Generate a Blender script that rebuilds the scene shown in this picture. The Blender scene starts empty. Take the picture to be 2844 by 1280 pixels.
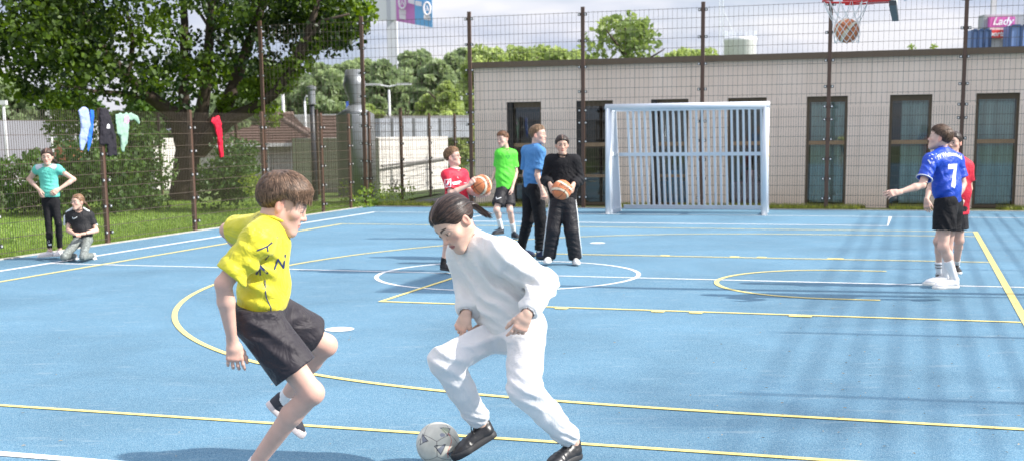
import bpy, bmesh, math, random
import numpy as np
from mathutils import Vector, Matrix
from mathutils.bvhtree import BVHTree
random.seed(4); RNG = np.random.default_rng(7)
scene = bpy.context.scene
COL = scene.collection
R_ = math.radians

# ------------------------------------------------------------------ camera
F, U0, V0, HC = 3475.0, 1422.0, 896.0, 1.65
PITCH, ROLL = R_(8.67), R_(-0.66)
def _rot():
    a = math.pi/2-PITCH
    Rx = np.array([[1,0,0],[0,math.cos(a),-math.sin(a)],[0,math.sin(a),math.cos(a)]])
    Rz = np.array([[math.cos(ROLL),-math.sin(ROLL),0],[math.sin(ROLL),math.cos(ROLL),0],[0,0,1]])
    return Rx@Rz
CR = _rot()
EYE = np.array([0,0,HC])
def ray(u,v): return CR@np.array([(u-U0)/F,-(v-V0)/F,-1.0])
def at(u,v,Y):
    d = ray(u,v); return EYE+d*Y/d[1]
def gnd(u,v,z=0.):
    d = ray(u,v); return EYE+d*(z-HC)/d[2]
TH = R_(17.8); CA, SA = math.cos(TH), math.sin(TH)
def W(s,t,z=0.): return np.array([s*CA+t*SA, -s*SA+t*CA, z])
def ct(P): return P[0]*CA-P[1]*SA, P[0]*SA+P[1]*CA
def onwall(u,v,t):
    d = ray(u,v); k = t/(d[0]*SA+d[1]*CA); P = EYE+d*k
    s,_ = ct(P); return s, P[2]
cam = bpy.data.cameras.new('camera'); co = bpy.data.objects.new('camera', cam); COL.objects.link(co)
M = Matrix([[*CR[i],0] for i in range(3)]+[[0,0,0,1]]); M.translation = Vector(EYE)
co.matrix_world = M
cam.sensor_width = 36; cam.lens = F*36/2844; cam.shift_y = (V0-640)/2844; cam.clip_end = 2000; cam.clip_start = .1
cam.dof.use_dof = True; cam.dof.focus_distance = 7.0; cam.dof.aperture_fstop = 4.5
scene.camera = co

# ------------------------------------------------------------------ tagging
def tag(o, label=None, cat=None, group=None, kind=None):
    if label: o['label'] = label
    if cat: o['category'] = cat
    if group: o['group'] = group
    if kind: o['kind'] = kind
    return o
def empty(name, loc, label=None, cat=None, group=None, rz=0):
    o = bpy.data.objects.new(name, None); COL.objects.link(o); o.location = Vector(loc); o.rotation_euler[2] = rz
    o.empty_display_size = .1
    return tag(o, label, cat, group)
def mkobj(name, V, Fc, mat, parent=None, smooth=False, col=None):
    me = bpy.data.meshes.new(name)
    V = np.asarray(V, dtype=np.float32).reshape(-1,3)
    if isinstance(Fc, np.ndarray) and Fc.ndim==2:
        n,k = Fc.shape
        me.vertices.add(len(V)); me.vertices.foreach_set('co', V.ravel())
        me.loops.add(n*k); me.loops.foreach_set('vertex_index', Fc.astype(np.int32).ravel())
        me.polygons.add(n); me.polygons.foreach_set('loop_start', np.arange(n,dtype=np.int32)*k)
        me.update(calc_edges=True); me.validate()
    else:
        me.from_pydata([tuple(map(float,v)) for v in V], [], [tuple(int(i) for i in f) for f in Fc])
    if isinstance(mat,(list,tuple)):
        for m in mat: me.materials.append(m)
    elif mat: me.materials.append(mat)
    if smooth and len(me.polygons):
        me.polygons.foreach_set('use_smooth', np.ones(len(me.polygons),dtype=bool))
    if col is not None and len(col)==len(me.vertices):
        a = me.color_attributes.new('Col','FLOAT_COLOR','POINT')
        c = np.ones((len(col),4),dtype=np.float32); c[:,:3] = col
        a.data.foreach_set('color', c.ravel())
    o = bpy.data.objects.new(name, me); COL.objects.link(o)
    if parent is not None: 
        o.parent = parent
        if parent.type=='EMPTY': o.matrix_parent_inverse = parent.matrix_basis.inverted()
    return o

class MB:
    """collects simple solids into one mesh (world coordinates)"""
    def __init__(s): s.v=[]; s.f=[]
    def add(s, V, Fc):
        n=len(s.v); s.v += [tuple(map(float,p)) for p in V]; s.f += [tuple(i+n for i in f) for f in Fc]; return s
    def box(s, lo, hi, fr=None):
        P=[(x,y,z) for x in (lo[0],hi[0]) for y in (lo[1],hi[1]) for z in (lo[2],hi[2])]
        if fr: P=[fr(*p) for p in P]
        return s.add(P,[(0,1,3,2),(4,6,7,5),(0,4,5,1),(2,3,7,6),(0,2,6,4),(1,5,7,3)])
    def tube(s, pts, r, n=10, caps=True, ang0=0):
        pts=[np.array(p,float) for p in pts]; rs = r if hasattr(r,'__len__') else [r]*len(pts)
        V=[];Fc=[]; prev=None
        for i,p in enumerate(pts):
            d = pts[min(i+1,len(pts)-1)]-pts[max(i-1,0)]; d=d/(np.linalg.norm(d)+1e-9)
            if prev is None:
                a = np.array([0,0,1.]) if abs(d[2])<.9 else np.array([1.,0,0]); 
            else: a = prev
            x = a-d*np.dot(a,d); x/=np.linalg.norm(x)+1e-9; y=np.cross(d,x); prev=x
            for k in range(n):
                t=2*math.pi*k/n+ang0; V.append(p+(x*math.cos(t)+y*math.sin(t))*rs[i])
        for i in range(len(pts)-1):
            for k in range(n):
                a=i*n+k;b=i*n+(k+1)%n; Fc.append((a,b,b+n,a+n))
        if caps:
            Fc.append(tuple(range(n-1,-1,-1))); Fc.append(tuple((len(pts)-1)*n+k for k in range(n)))
        return s.add(V,Fc)
    def lathe(s, c, prof, n=24, axis=None):
        V=[];Fc=[]
        for (r,z) in prof:
            for k in range(n):
                t=2*math.pi*k/n; V.append((c[0]+r*math.cos(t),c[1]+r*math.sin(t),c[2]+z))
        for i in range(len(prof)-1):
            for k in range(n):
                a=i*n+k;b=i*n+(k+1)%n; Fc.append((a,b,b+n,a+n))
        Fc.append(tuple(range(n-1,-1,-1))); Fc.append(tuple((len(prof)-1)*n+k for k in range(n)))
        return s.add(V,Fc)
    def build(s, name, mat, parent=None, smooth=False):
        return mkobj(name, s.v, s.f, mat, parent, smooth)

# ------------------------------------------------------------------ materials
def newmat(name):
    m = bpy.data.materials.new(name); m.use_nodes=True; nt=m.node_tree
    return m, nt, nt.nodes['Principled BSDF']
def sock(b, n, v):
    if n in b.inputs: b.inputs[n].default_value = v
def mat(name, col, rough=.6, metal=0., var=.12, vscale=6., bump=0., bscale=60., spec=.5, coat=0, sheen=0, sss=0, vcol=False, stretch=None, var2=0., v2scale=1.2, wr=0.):
    m,nt,b = newmat(name); N=nt.nodes; L=nt.links
    sock(b,'Roughness',rough); sock(b,'Metallic',metal); sock(b,'Specular IOR Level',spec)
    if coat: sock(b,'Coat Weight',coat); sock(b,'Coat Roughness',.15)
    if sheen: sock(b,'Sheen Weight',sheen)
    if sss:
        sock(b,'Subsurface Weight',sss); b.inputs['Subsurface Radius'].default_value=(.8,.3,.15); sock(b,'Subsurface Scale',.012)
    tc=N.new('ShaderNodeTexCoord'); mp=N.new('ShaderNodeMapping'); L.new(tc.outputs['Object'],mp.inputs[0])
    if stretch: mp.inputs['Scale'].default_value=stretch
    if vcol:
        src=N.new('ShaderNodeVertexColor'); src.layer_name='Col'; cs=src.outputs[0]
    else:
        src=N.new('ShaderNodeRGB'); src.outputs[0].default_value=(*col,1); cs=src.outputs[0]
    def vary(cs, amt, sc):
        n=N.new('ShaderNodeTexNoise'); n.inputs['Scale'].default_value=sc; n.inputs['Detail'].default_value=5; L.new(mp.outputs[0],n.inputs[0])
        r=N.new('ShaderNodeMapRange'); r.inputs[1].default_value=.25; r.inputs[2].default_value=.75; r.inputs[3].default_value=1-amt; r.inputs[4].default_value=1+amt; L.new(n.outputs[0],r.inputs[0])
        h=N.new('ShaderNodeHueSaturation'); L.new(cs,h.inputs['Color']); L.new(r.outputs[0],h.inputs['Value']); return h.outputs[0]
    if var: cs=vary(cs,var,vscale)
    if var2: cs=vary(cs,var2,v2scale)
    L.new(cs,b.inputs['Base Color'])
    if bump:
        n=N.new('ShaderNodeTexNoise'); n.inputs['Scale'].default_value=bscale; n.inputs['Detail'].default_value=6; L.new(mp.outputs[0],n.inputs[0])
        bp=N.new('ShaderNodeBump'); bp.inputs['Strength'].default_value=bump; bp.inputs['Distance'].default_value=.01; L.new(n.outputs[0],bp.inputs['Height']); L.new(bp.outputs[0],b.inputs['Normal'])
        if wr:
            n2=N.new('ShaderNodeTexNoise'); n2.inputs['Scale'].default_value=9; n2.inputs['Detail'].default_value=2.5; n2.inputs['Distortion'].default_value=1.6; L.new(mp.outputs[0],n2.inputs[0])
            b2=N.new('ShaderNodeBump'); b2.inputs['Strength'].default_value=wr; b2.inputs['Distance'].default_value=.05; L.new(n2.outputs[0],b2.inputs['Height']); L.new(b2.outputs[0],bp.inputs['Normal'])
    return m
def leafmat(name, c1, c2, trans=.45):
    m=bpy.data.materials.new(name); m.use_nodes=True; nt=m.node_tree; N=nt.nodes; L=nt.links; N.clear()
    o=N.new('ShaderNodeOutputMaterial'); mx=N.new('ShaderNodeMixShader'); mx.inputs[0].default_value=trans
    d=N.new('ShaderNodeBsdfPrincipled'); sock(d,'Roughness',.45); sock(d,'Specular IOR Level',.35); t=N.new('ShaderNodeBsdfTranslucent')
    vc=N.new('ShaderNodeVertexColor'); vc.layer_name='Col'; mi=N.new('ShaderNodeMixRGB'); L.new(vc.outputs[0],mi.inputs[0])
    mi.inputs[1].default_value=(*c1,1); mi.inputs[2].default_value=(*c2,1)
    L.new(mi.outputs[0],d.inputs['Base Color'])
    h=N.new('ShaderNodeHueSaturation'); h.inputs['Value'].default_value=1.7; h.inputs['Saturation'].default_value=1.15; h.inputs['Hue'].default_value=.485; L.new(mi.outputs[0],h.inputs['Color']); L.new(h.outputs[0],t.inputs[0])
    L.new(d.outputs[0],mx.inputs[1]); L.new(t.outputs[0],mx.inputs[2]); L.new(mx.outputs[0],o.inputs[0])
    return m

# ------------------------------------------------------------------ world and sun
SUN_EL, SUN_AZ = 37., -13.    # azimuth measured from +X
sd = Vector((math.cos(R_(SUN_EL))*math.cos(R_(SUN_AZ)), math.cos(R_(SUN_EL))*math.sin(R_(SUN_AZ)), math.sin(R_(SUN_EL))))
wl = bpy.data.worlds.new('World'); scene.world = wl; wl.use_nodes=True
nt=wl.node_tree; N=nt.nodes; L=nt.links
bg=N['Background']; wo=N['World Output']
sky=N.new('ShaderNodeTexSky'); sky.sky_type='NISHITA'; sky.sun_disc=False; sky.sun_elevation=R_(SUN_EL); sky.sun_rotation=math.pi/2-R_(SUN_AZ); sky.air_density=1.0; sky.dust_density=1.5
L.new(sky.outputs[0],bg.inputs[0]); bg.inputs[1].default_value=.12
bg2=N.new('ShaderNodeBackground'); mx=N.new('ShaderNodeMixShader')
tc=N.new('ShaderNodeTexCoord'); mp=N.new('ShaderNodeMapping'); mp.inputs['Scale'].default_value=(2.2,2.2,9); mp.inputs['Location'].default_value=(.4,1.1,.2)
L.new(tc.outputs['Generated'],mp.inputs[0])
n1=N.new('ShaderNodeTexNoise'); n1.inputs['Scale'].default_value=1.7; n1.inputs['Detail'].default_value=8; n1.inputs['Roughness'].default_value=.55; L.new(mp.outputs[0],n1.inputs[0])
r1=N.new('ShaderNodeMapRange'); r1.inputs[1].default_value=.30; r1.inputs[2].default_value=.52; r1.inputs[3].default_value=.84; L.new(n1.outputs[0],r1.inputs[0])
n2=N.new('ShaderNodeTexNoise'); n2.inputs['Scale'].default_value=2.6; n2.inputs['Detail'].default_value=6; L.new(mp.outputs[0],n2.inputs[0])
cr=N.new('ShaderNodeValToRGB'); cr.color_ramp.elements[0].position=.40; cr.color_ramp.elements[0].color=(.47,.54,.70,1); cr.color_ramp.elements[1].position=.62; cr.color_ramp.elements[1].color=(.87,.86,.915,1)
L.new(n2.outputs[0],cr.inputs[0]); L.new(cr.outputs[0],bg2.inputs[0])
geo=N.new('ShaderNodeSeparateXYZ'); L.new(tc.outputs['Generated'],geo.inputs[0])
up_=N.new('ShaderNodeMath'); up_.operation='MULTIPLY_ADD'; up_.inputs[1].default_value=.68; up_.inputs[2].default_value=.60; L.new(geo.outputs[2],up_.inputs[0])
dt=N.new('ShaderNodeVectorMath'); dt.operation='DOT_PRODUCT'; L.new(tc.outputs['Generated'],dt.inputs[0]); dt.inputs[1].default_value=tuple(sd)
dm=N.new('ShaderNodeMath'); dm.operation='MAXIMUM'; dm.inputs[1].default_value=0; L.new(dt.outputs['Value'],dm.inputs[0])
dp=N.new('ShaderNodeMath'); dp.operation='POWER'; dp.inputs[1].default_value=2.2; L.new(dm.outputs[0],dp.inputs[0])
da=N.new('ShaderNodeMath'); da.operation='MULTIPLY_ADD'; da.inputs[1].default_value=.40; L.new(dp.outputs[0],da.inputs[0]); L.new(up_.outputs[0],da.inputs[2]); L.new(da.outputs[0],bg2.inputs[1])

L.new(r1.outputs[0],mx.inputs[0]); L.new(bg.outputs[0],mx.inputs[1]); L.new(bg2.outputs[0],mx.inputs[2]); L.new(mx.outputs[0],wo.inputs[0])
sl=bpy.data.lights.new('sun','SUN'); sl.energy=4.4; sl.angle=R_(.9); sl.color=(1,.95,.88)
so=bpy.data.objects.new('sun',sl); COL.objects.link(so); so.rotation_euler=(-sd).to_track_quat('-Z','Y').to_euler(); so.location=(10,-3,12)
scene.view_settings.view_transform='Standard'; scene.view_settings.look='None'; scene.view_settings.exposure=.80; scene.view_settings.gamma=1
scene.cycles.max_bounces=6; scene.cycles.diffuse_bounces=3; scene.cycles.transparent_max_bounces=6; scene.cycles.sample_clamp_indirect=6
scene.cycles.use_denoising=True

# ------------------------------------------------------------------ signed distance modelling
def unit(v): v=np.asarray(v,float); return v/(np.linalg.norm(v)+1e-12)
class Field:
    BIG=.25
    def __init__(s, lo, hi, h):
        s.h=h; s.lo=np.array(lo,float); n=np.ceil((np.array(hi)-s.lo)/h).astype(int)+1
        s.ax=[(s.lo[i]+np.arange(n[i])*h).astype(np.float32) for i in range(3)]
        s.d=np.full(n, s.BIG, dtype=np.float32)
    def sl(s, lo, hi):
        o=[]
        for i in range(3):
            a=int(np.floor((lo[i]-s.lo[i])/s.h)); b=int(np.ceil((hi[i]-s.lo[i])/s.h))+1
            a=max(a,0); b=min(b,len(s.ax[i]))
            if a>=b: return None
            o.append(slice(a,b))
        return tuple(o)
    def xyz(s, q): return s.ax[0][q[0]][:,None,None], s.ax[1][q[1]][None,:,None], s.ax[2][q[2]][None,None,:]
    def add(s, prim, k=.0, op='u'):
        fn,lo,hi=prim; m=max(k,0)+3*s.h
        q=s.sl(np.array(lo)-m, np.array(hi)+m)
        if q is None: return s
        X,Y,Z=s.xyz(q); p=fn(X,Y,Z); d=s.d[q]
        if op=='u':
            if k>0: hh=np.maximum(k-np.abs(d-p),0)/k; s.d[q]=np.minimum(d,p)-hh*hh*k*.25
            else: s.d[q]=np.minimum(d,p)
        elif op=='s':
            p=-p
            if k>0: hh=np.maximum(k-np.abs(d-p),0)/k; s.d[q]=np.maximum(d,p)+hh*hh*k*.25
            else: s.d[q]=np.maximum(d,p)
        return s
    def cut(s, P, n, lo=None, hi=None):
        """remove the side n points to"""
        q=s.sl(lo,hi) if lo is not None else tuple(slice(0,len(a)) for a in s.ax)
        if q is None: return s
        n=unit(n); X,Y,Z=s.xyz(q); p=(X-P[0])*n[0]+(Y-P[1])*n[1]+(Z-P[2])*n[2]
        s.d[q]=np.maximum(s.d[q],p.astype(np.float32)); return s
    def cutcap(s, P, n, R):
        """cut by plane, only within radius R of P"""
        n=unit(n); P=np.array(P); q=s.sl(P-R,P+R)
        if q is None: return s
        X,Y,Z=s.xyz(q); p=(X-P[0])*n[0]+(Y-P[1])*n[1]+(Z-P[2])*n[2]
        b=np.sqrt((X-P[0])**2+(Y-P[1])**2+(Z-P[2])**2)-R
        s.d[q]=np.where(b<0, np.maximum(s.d[q],p), s.d[q]); return s
    def disp(s, fn, band=.03):
        idx=np.nonzero(np.abs(s.d)<band)
        P=np.stack([s.ax[i][idx[i]] for i in range(3)],-1)
        s.d[idx]+=fn(P).astype(np.float32); return s
    def mesh(s):
        d=np.pad(s.d,1,constant_values=.1); n=d.shape; ins=d<0
        c=[d[i:n[0]-1+i, j:n[1]-1+j, k:n[2]-1+k] for i in (0,1) for j in (0,1) for k in (0,1)]
        cs=sum((x<0).astype(np.int8) for x in c); act=(cs>0)&(cs<8)
        idx=np.nonzero(act); nv=len(idx[0])
        if nv==0: return np.zeros((0,3)), np.zeros((0,4),int)
        vid=np.full(act.shape,-1,dtype=np.int32); vid[idx]=np.arange(nv)
        cv=[x[idx] for x in c]; off=np.array([(i,j,k) for i in (0,1) for j in (0,1) for k in (0,1)],float)
        acc=np.zeros((nv,3)); cnt=np.zeros(nv)
        for a in range(8):
            for b in range(a+1,8):
                if abs(off[a]-off[b]).sum()!=1: continue
                m=(cv[a]<0)!=(cv[b]<0); t=cv[a]/(cv[a]-cv[b]+1e-20)
                p=off[a][None]+(off[b]-off[a])[None]*t[:,None]
                acc+=np.where(m[:,None],p,0); cnt+=m
        P=np.stack(idx,-1)+acc/cnt[:,None]; V=s.lo+(P-1)*s.h
        qs=[]
        for ax in range(3):
            A=ins.take(range(0,n[ax]-1),ax); B=ins.take(range(1,n[ax]),ax); o=[a for a in range(3) if a!=ax]
            ch=A!=B; sl=[slice(None)]*3
            for a in o: sl[a]=slice(1,n[a]-1)
            ch=ch[tuple(sl)]; Ai=A[tuple(sl)]; e=np.nonzero(ch)
            pos=[None]*3; pos[ax]=e[ax]
            for a in o: pos[a]=e[a]+1
            def vv(da,db):
                q=list(pos); q[o[0]]=q[o[0]]-da; q[o[1]]=q[o[1]]-db; return vid[tuple(q)]
            quad=np.stack([vv(0,0),vv(1,0),vv(1,1),vv(0,1)],-1)
            flip=Ai[e] if ax!=1 else ~Ai[e]
            quad[~flip]=quad[~flip][:,::-1]
            qs.append(quad)
        Q=np.concatenate(qs); Q=Q[(Q>=0).all(1)][:,::-1]
        a,b,c_=V[Q[:,0]],V[Q[:,1]],V[Q[:,2]]
        if (np.cross(a,b)*c_).sum()<0: Q=Q[:,::-1]
        return V,Q
def econe(p,q,ra,rb=None,side=None,fs=1.,ft=1.):
    p=np.asarray(p,float); q=np.asarray(q,float); rb=ra if rb is None else rb
    L_=np.linalg.norm(q-p)+1e-9; u=(q-p)/L_
    if side is None:
        a=np.array([1.,0,0]) if abs(u[0])<.9 else np.array([0,1.,0])
    else: a=np.asarray(side,float)
    s=unit(a-u*np.dot(a,u)); t=np.cross(u,s); m=max(ra,rb)*max(fs,ft,1)
    iso = fs==1. and ft==1.
    def fn(X,Y,Z):
        dx=X-p[0]; dy=Y-p[1]; dz=Z-p[2]
        a=dx*u[0]+dy*u[1]+dz*u[2]; h=np.clip(a/L_,0,1); r=ra+(rb-ra)*h; ax=a-h*L_
        if iso:
            q2=dx*dx+dy*dy+dz*dz-a*a; return (np.sqrt(np.maximum(q2,0)+ax*ax)-r).astype(np.float32)
        b=(dx*s[0]+dy*s[1]+dz*s[2]); c=(dx*t[0]+dy*t[1]+dz*t[2])
        fm=min(fs,ft)
        axx=ax/fm
        k0=np.sqrt((b/fs)**2+(c/ft)**2+axx**2)+1e-9; k1=np.sqrt((b/fs/fs)**2+(c/ft/ft)**2+(axx/fm)**2)+1e-9
        return ((k0-r)*k0/k1).astype(np.float32)
    return fn, np.minimum(p,q)-m, np.maximum(p,q)+m
def ell(c, r, Rm=None):
    c=np.asarray(c,float); r=np.asarray(r if hasattr(r,'__len__') else (r,r,r),float); m=r.max()
    def fn(X,Y,Z):
        dx=X-c[0]; dy=Y-c[1]; dz=Z-c[2]
        if Rm is not None:
            dx,dy,dz=[dx*Rm[i][0]+dy*Rm[i][1]+dz*Rm[i][2] for i in range(3)]
        k0=np.sqrt((dx/r[0])**2+(dy/r[1])**2+(dz/r[2])**2)+1e-9
        k1=np.sqrt((dx/r[0]**2)**2+(dy/r[1]**2)**2+(dz/r[2]**2)**2)+1e-9
        return (k0*(k0-1)/k1).astype(np.float32)
    return fn, c-m, c+m
_LAT=RNG.random((32,32,32)).astype(np.float32)
def noise3(P, sc, off=0.):
    q=P*sc+off; i=np.floor(q).astype(int); f=q-i; f=f*f*(3-2*f); r=0
    for a in (0,1):
        for b in (0,1):
            for c in (0,1):
                w=(f[:,0] if a else 1-f[:,0])*(f[:,1] if b else 1-f[:,1])*(f[:,2] if c else 1-f[:,2])
                r=r+w*_LAT[(i[:,0]+a)%32,(i[:,1]+b)%32,(i[:,2]+c)%32]
    return r*2-1
def ridge(P, c, dr, lam, amp, Rr, seed=0., sharp=1.):
    """soft parallel cloth folds around c running across dr"""
    c=np.asarray(c,float); dr=unit(dr); q=P-c
    m=np.exp(-(q*q).sum(1)/(Rr*Rr)); ph=(q@dr)/lam+.60*noise3(P,4.5,seed)+.12*noise3(P,13.,seed+3)
    w=np.cos(2*math.pi*ph); w=np.where(w>0, w, w*.6)
    return -amp*m*w
def join(parts):
    Vs=[];Fs=[];Cs=[];n=0
    for p in parts:
        Vs.append(p[0]); Fs.append(p[1]+n); n+=len(p[0])
        if len(p)>2: Cs.append(p[2])
    return np.concatenate(Vs), np.concatenate(Fs), (np.concatenate(Cs) if Cs else None)
def decal_on(target, V, Fc, name, mt, parent, O, X, Yv, off=.0016, col=None, bend=None):
    """lay flat artwork (V in metres, x right, y up) onto the surface of target, seen against the direction X x Y"""
    me=target.data; bv=BVHTree.FromPolygons([v.co.copy() for v in me.vertices],[tuple(p.vertices) for p in me.polygons])
    O=np.asarray(O,float); X=unit(X); Yv=unit(np.asarray(Yv)-X*np.dot(X,Yv)); Nn=np.cross(X,Yv); out=[]
    for v in V:
        p=O+X*v[0]+Yv*v[1]; s=Vector(p+Nn*.25)
        h=bv.ray_cast(s, Vector(-Nn), .5)
        if h[0] is None:
            h=bv.find_nearest(Vector(p))
        nn=h[1] if h[1].dot(Vector(Nn))>0 else -h[1]
        out.append(np.array(h[0]+nn*off*.5)+Nn*off*.7)
    return mkobj(name,out,Fc,mt,parent)
def text_mesh(s, size, bold=0., shear=0., align='CENTER', step=.012):
    cu=bpy.data.curves.new('txt','FONT'); cu.body=s; cu.size=size; cu.align_x=align; cu.offset=bold; cu.shear=shear; cu.resolution_u=2; cu.fill_mode='BOTH'
    o=bpy.data.objects.new('txt',cu); COL.objects.link(o); dg=bpy.context.evaluated_depsgraph_get()
    me=o.evaluated_get(dg).to_mesh(); bm=bmesh.new(); bm.from_mesh(me)
    bmesh.ops.triangulate(bm,faces=bm.faces[:])
    for _ in range(4):
        es=[e for e in bm.edges if e.calc_length()>step]
        if not es: break
        bmesh.ops.subdivide_edges(bm,edges=es,cuts=1,use_grid_fill=False); bmesh.ops.triangulate(bm,faces=[f for f in bm.faces if len(f.verts)>3])
    V=[tuple(v.co) for v in bm.verts]; Fc=[tuple(v.index for v in f.verts) for f in bm.faces]; bm.free()
    bpy.data.objects.remove(o); bpy.data.curves.remove(cu)
    return V,Fc
def poly_mesh(pts, step=.02):
    bm=bmesh.new(); vs=[bm.verts.new((*p[:2],0)) for p in pts]; bm.faces.new(vs); bmesh.ops.triangulate(bm,faces=bm.faces[:])
    for _ in range(4):
        es=[e for e in bm.edges if e.calc_length()>step]
        if not es: break
        bmesh.ops.subdivide_edges(bm,edges=es,cuts=1); bmesh.ops.triangulate(bm,faces=[f for f in bm.faces if len(f.verts)>3])
    bm.verts.index_update(); V=[tuple(v.co) for v in bm.verts]; Fc=[tuple(v.index for v in f.verts) for f in bm.faces]; bm.free(); return V,Fc
def stroke_mesh(pts, w, step=.02):
    """a ribbon of width w along a 2-D polyline"""
    V=[];Fc=[]; pts=[np.array(p,float) for p in pts]
    for a,b in zip(pts[:-1],pts[1:]):
        n=max(1,int(np.linalg.norm(b-a)/step)); d=unit(b-a); q=np.array([-d[1],d[0]])*w/2; a2=a-d*w*.3; b2=b+d*w*.3
        for i in range(n+1):
            p=a2+(b2-a2)*i/n; V+=[(*(p+q),0),(*(p-q),0)]
            if i: k=len(V); Fc.append((k-4,k-3,k-1,k-2))
    return V,Fc
def merge2(*ms):
    V=[];Fc=[]
    for v,f in ms:
        n=len(V); V+=list(v); Fc+=[tuple(i+n for i in q) for q in f]
    return V,Fc
def moved(m,dx,dy,sx=1,sy=1): return [(v[0]*sx+dx,v[1]*sy+dy,0) for v in m[0]], m[1]
# ================================================================== THE SETTING
def court_material():
    m,nt,b=newmat('court_rubber'); N=nt.nodes; L=nt.links; sock(b,'Roughness',.85); sock(b,'Specular IOR Level',.25)
    tc=N.new('ShaderNodeTexCoord'); o=tc.outputs['Object']
    v=N.new('ShaderNodeTexVoronoi'); v.inputs['Scale'].default_value=250; L.new(o,v.inputs[0])
    cr=N.new('ShaderNodeValToRGB'); e=cr.color_ramp.elements; e[0].position=0; e[0].color=(.045,.112,.190,1); e[1].position=1; e[1].color=(.23,.34,.405,1)
    a=e.new(.22); a.color=(.080,.182,.266,1); a=e.new(.75); a.color=(.120,.240,.327,1)
    sep=N.new('ShaderNodeSeparateColor'); L.new(v.outputs['Color'],sep.inputs[0]); L.new(sep.outputs[0],cr.inputs[0])
    n=N.new('ShaderNodeTexNoise'); n.inputs['Scale'].default_value=.55; n.inputs['Detail'].default_value=9; n.inputs['Roughness'].default_value=.6; n.inputs['Distortion'].default_value=.6; L.new(o,n.inputs[0])
    r=N.new('ShaderNodeMapRange'); r.inputs[1].default_value=.3; r.inputs[2].default_value=.7; r.inputs[3].default_value=.84; r.inputs[4].default_value=1.18; L.new(n.outputs[0],r.inputs[0])
    h=N.new('ShaderNodeHueSaturation'); L.new(cr.outputs[0],h.inputs['Color']); L.new(r.outputs[0],h.inputs['Value'])
    # scuffs: thin streaks of dust
    mp=N.new('ShaderNodeMapping'); mp.inputs['Scale'].default_value=(1.3,6,1); mp.inputs['Rotation'].default_value=(0,0,.25); L.new(o,mp.inputs[0])
    n2=N.new('ShaderNodeTexNoise'); n2.inputs['Scale'].default_value=1.6; n2.inputs['Detail'].default_value=10; n2.inputs['Roughness'].default_value=.72; L.new(mp.outputs[0],n2.inputs[0])
    r2=N.new('ShaderNodeMapRange'); r2.inputs[1].default_value=.56; r2.inputs[2].default_value=.74; r2.inputs[3].default_value=0; r2.inputs[4].default_value=.55; L.new(n2.outputs[0],r2.inputs[0])
    mx=N.new('ShaderNodeMixRGB'); L.new(r2.outputs[0],mx.inputs[0]); L.new(h.outputs[0],mx.inputs[1]); mx.inputs[2].default_value=(.32,.40,.435,1)
    L.new(mx.outputs[0],b.inputs['Base Color'])
    bp=N.new('ShaderNodeBump'); bp.inputs['Strength'].default_value=.55; bp.inputs['Distance'].default_value=.004; L.new(v.outputs['Distance'],bp.inputs['Height']); L.new(bp.outputs[0],b.inputs['Normal'])
    return m
def flat(name, pts, z, m):
    return tag(mkobj(name,[(p[0],p[1],z) for p in pts],[tuple(range(len(pts)))],m),kind='structure')
Wp=lambda s,t: W(s,t)[:2]
grass_m=mat('grass_ground',(.15,.23,.045),.9,var=.3,vscale=2.2,var2=.35,v2scale=38,bump=.9,bscale=90)
asph=mat('asphalt',(.12,.115,.11),.9,var=.15,vscale=3,var2=.3,v2scale=90,bump=.3,bscale=200)
flat('ground',[(-900,-60),(900,-60),(900,1500),(-900,1500)],-.06,mat('earth',(.09,.12,.04),.95,var=.25,vscale=.3,var2=.3,v2scale=8))
flat('lawn',[Wp(-60,-10),Wp(-11.8,-10),Wp(-11.8,26.3),Wp(-12.6,33),Wp(-60,33)],-.02,grass_m)
court=MB(); court.box((-11.84,-6,-.3),(4.4,26.25,0),lambda s,t,z:W(s,t,z)); tag(court.build('court_floor',court_material()),kind='structure')
flat('verge',[Wp(-11.8,26.25),Wp(4.6,26.25),Wp(4.6,27.3),Wp(-11.8,27.3)],-.01,mat('dry_verge',(.16,.17,.06),.95,var=.35,vscale=3,var2=.3,v2scale=30,bump=.8,bscale=60))
flat('path',[Wp(-11.6,27.1),Wp(-9.3,27.1),Wp(-9.3,70),Wp(-11.6,70)],-.005,asph)
edge=MB()
edge.box((-11.93,-6,-.3),(-11.842,26.34,.012),lambda s,t,z:W(s,t,z)); edge.box((-11.84,26.252,-.3),(4.5,26.34,.012),lambda s,t,z:W(s,t,z))
tag(edge.build('kerb',mat('kerb_concrete',(.42,.40,.35),.9,var=.2,vscale=8,bump=.4)),kind='structure')

# --- painted lines (court coordinates s,t)
def paint(name,col):
    m,nt,b=newmat(name); N=nt.nodes; L=nt.links; sock(b,'Roughness',.75)
    tc=N.new('ShaderNodeTexCoord'); n=N.new('ShaderNodeTexNoise'); n.inputs['Scale'].default_value=130; n.inputs['Detail'].default_value=4; L.new(tc.outputs['Object'],n.inputs[0])
    cr=N.new('ShaderNodeValToRGB'); e=cr.color_ramp.elements; e[0].position=.33; e[0].color=(*[c*.62 for c in col],1); e[1].position=.5; e[1].color=(*col,1); L.new(n.outputs[0],cr.inputs[0]); L.new(cr.outputs[0],b.inputs['Base Color'])
    bp=N.new('ShaderNodeBump'); bp.inputs['Strength'].default_value=.4; bp.inputs['Distance'].default_value=.004; L.new(n.outputs[0],bp.inputs['Height']); L.new(bp.outputs[0],b.inputs['Normal'])
    return m
white_p=paint('white_line_paint',(.80,.81,.80)); yell_p=paint('yellow_line_paint',(.80,.66,.22))
_z=[.003]
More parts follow.
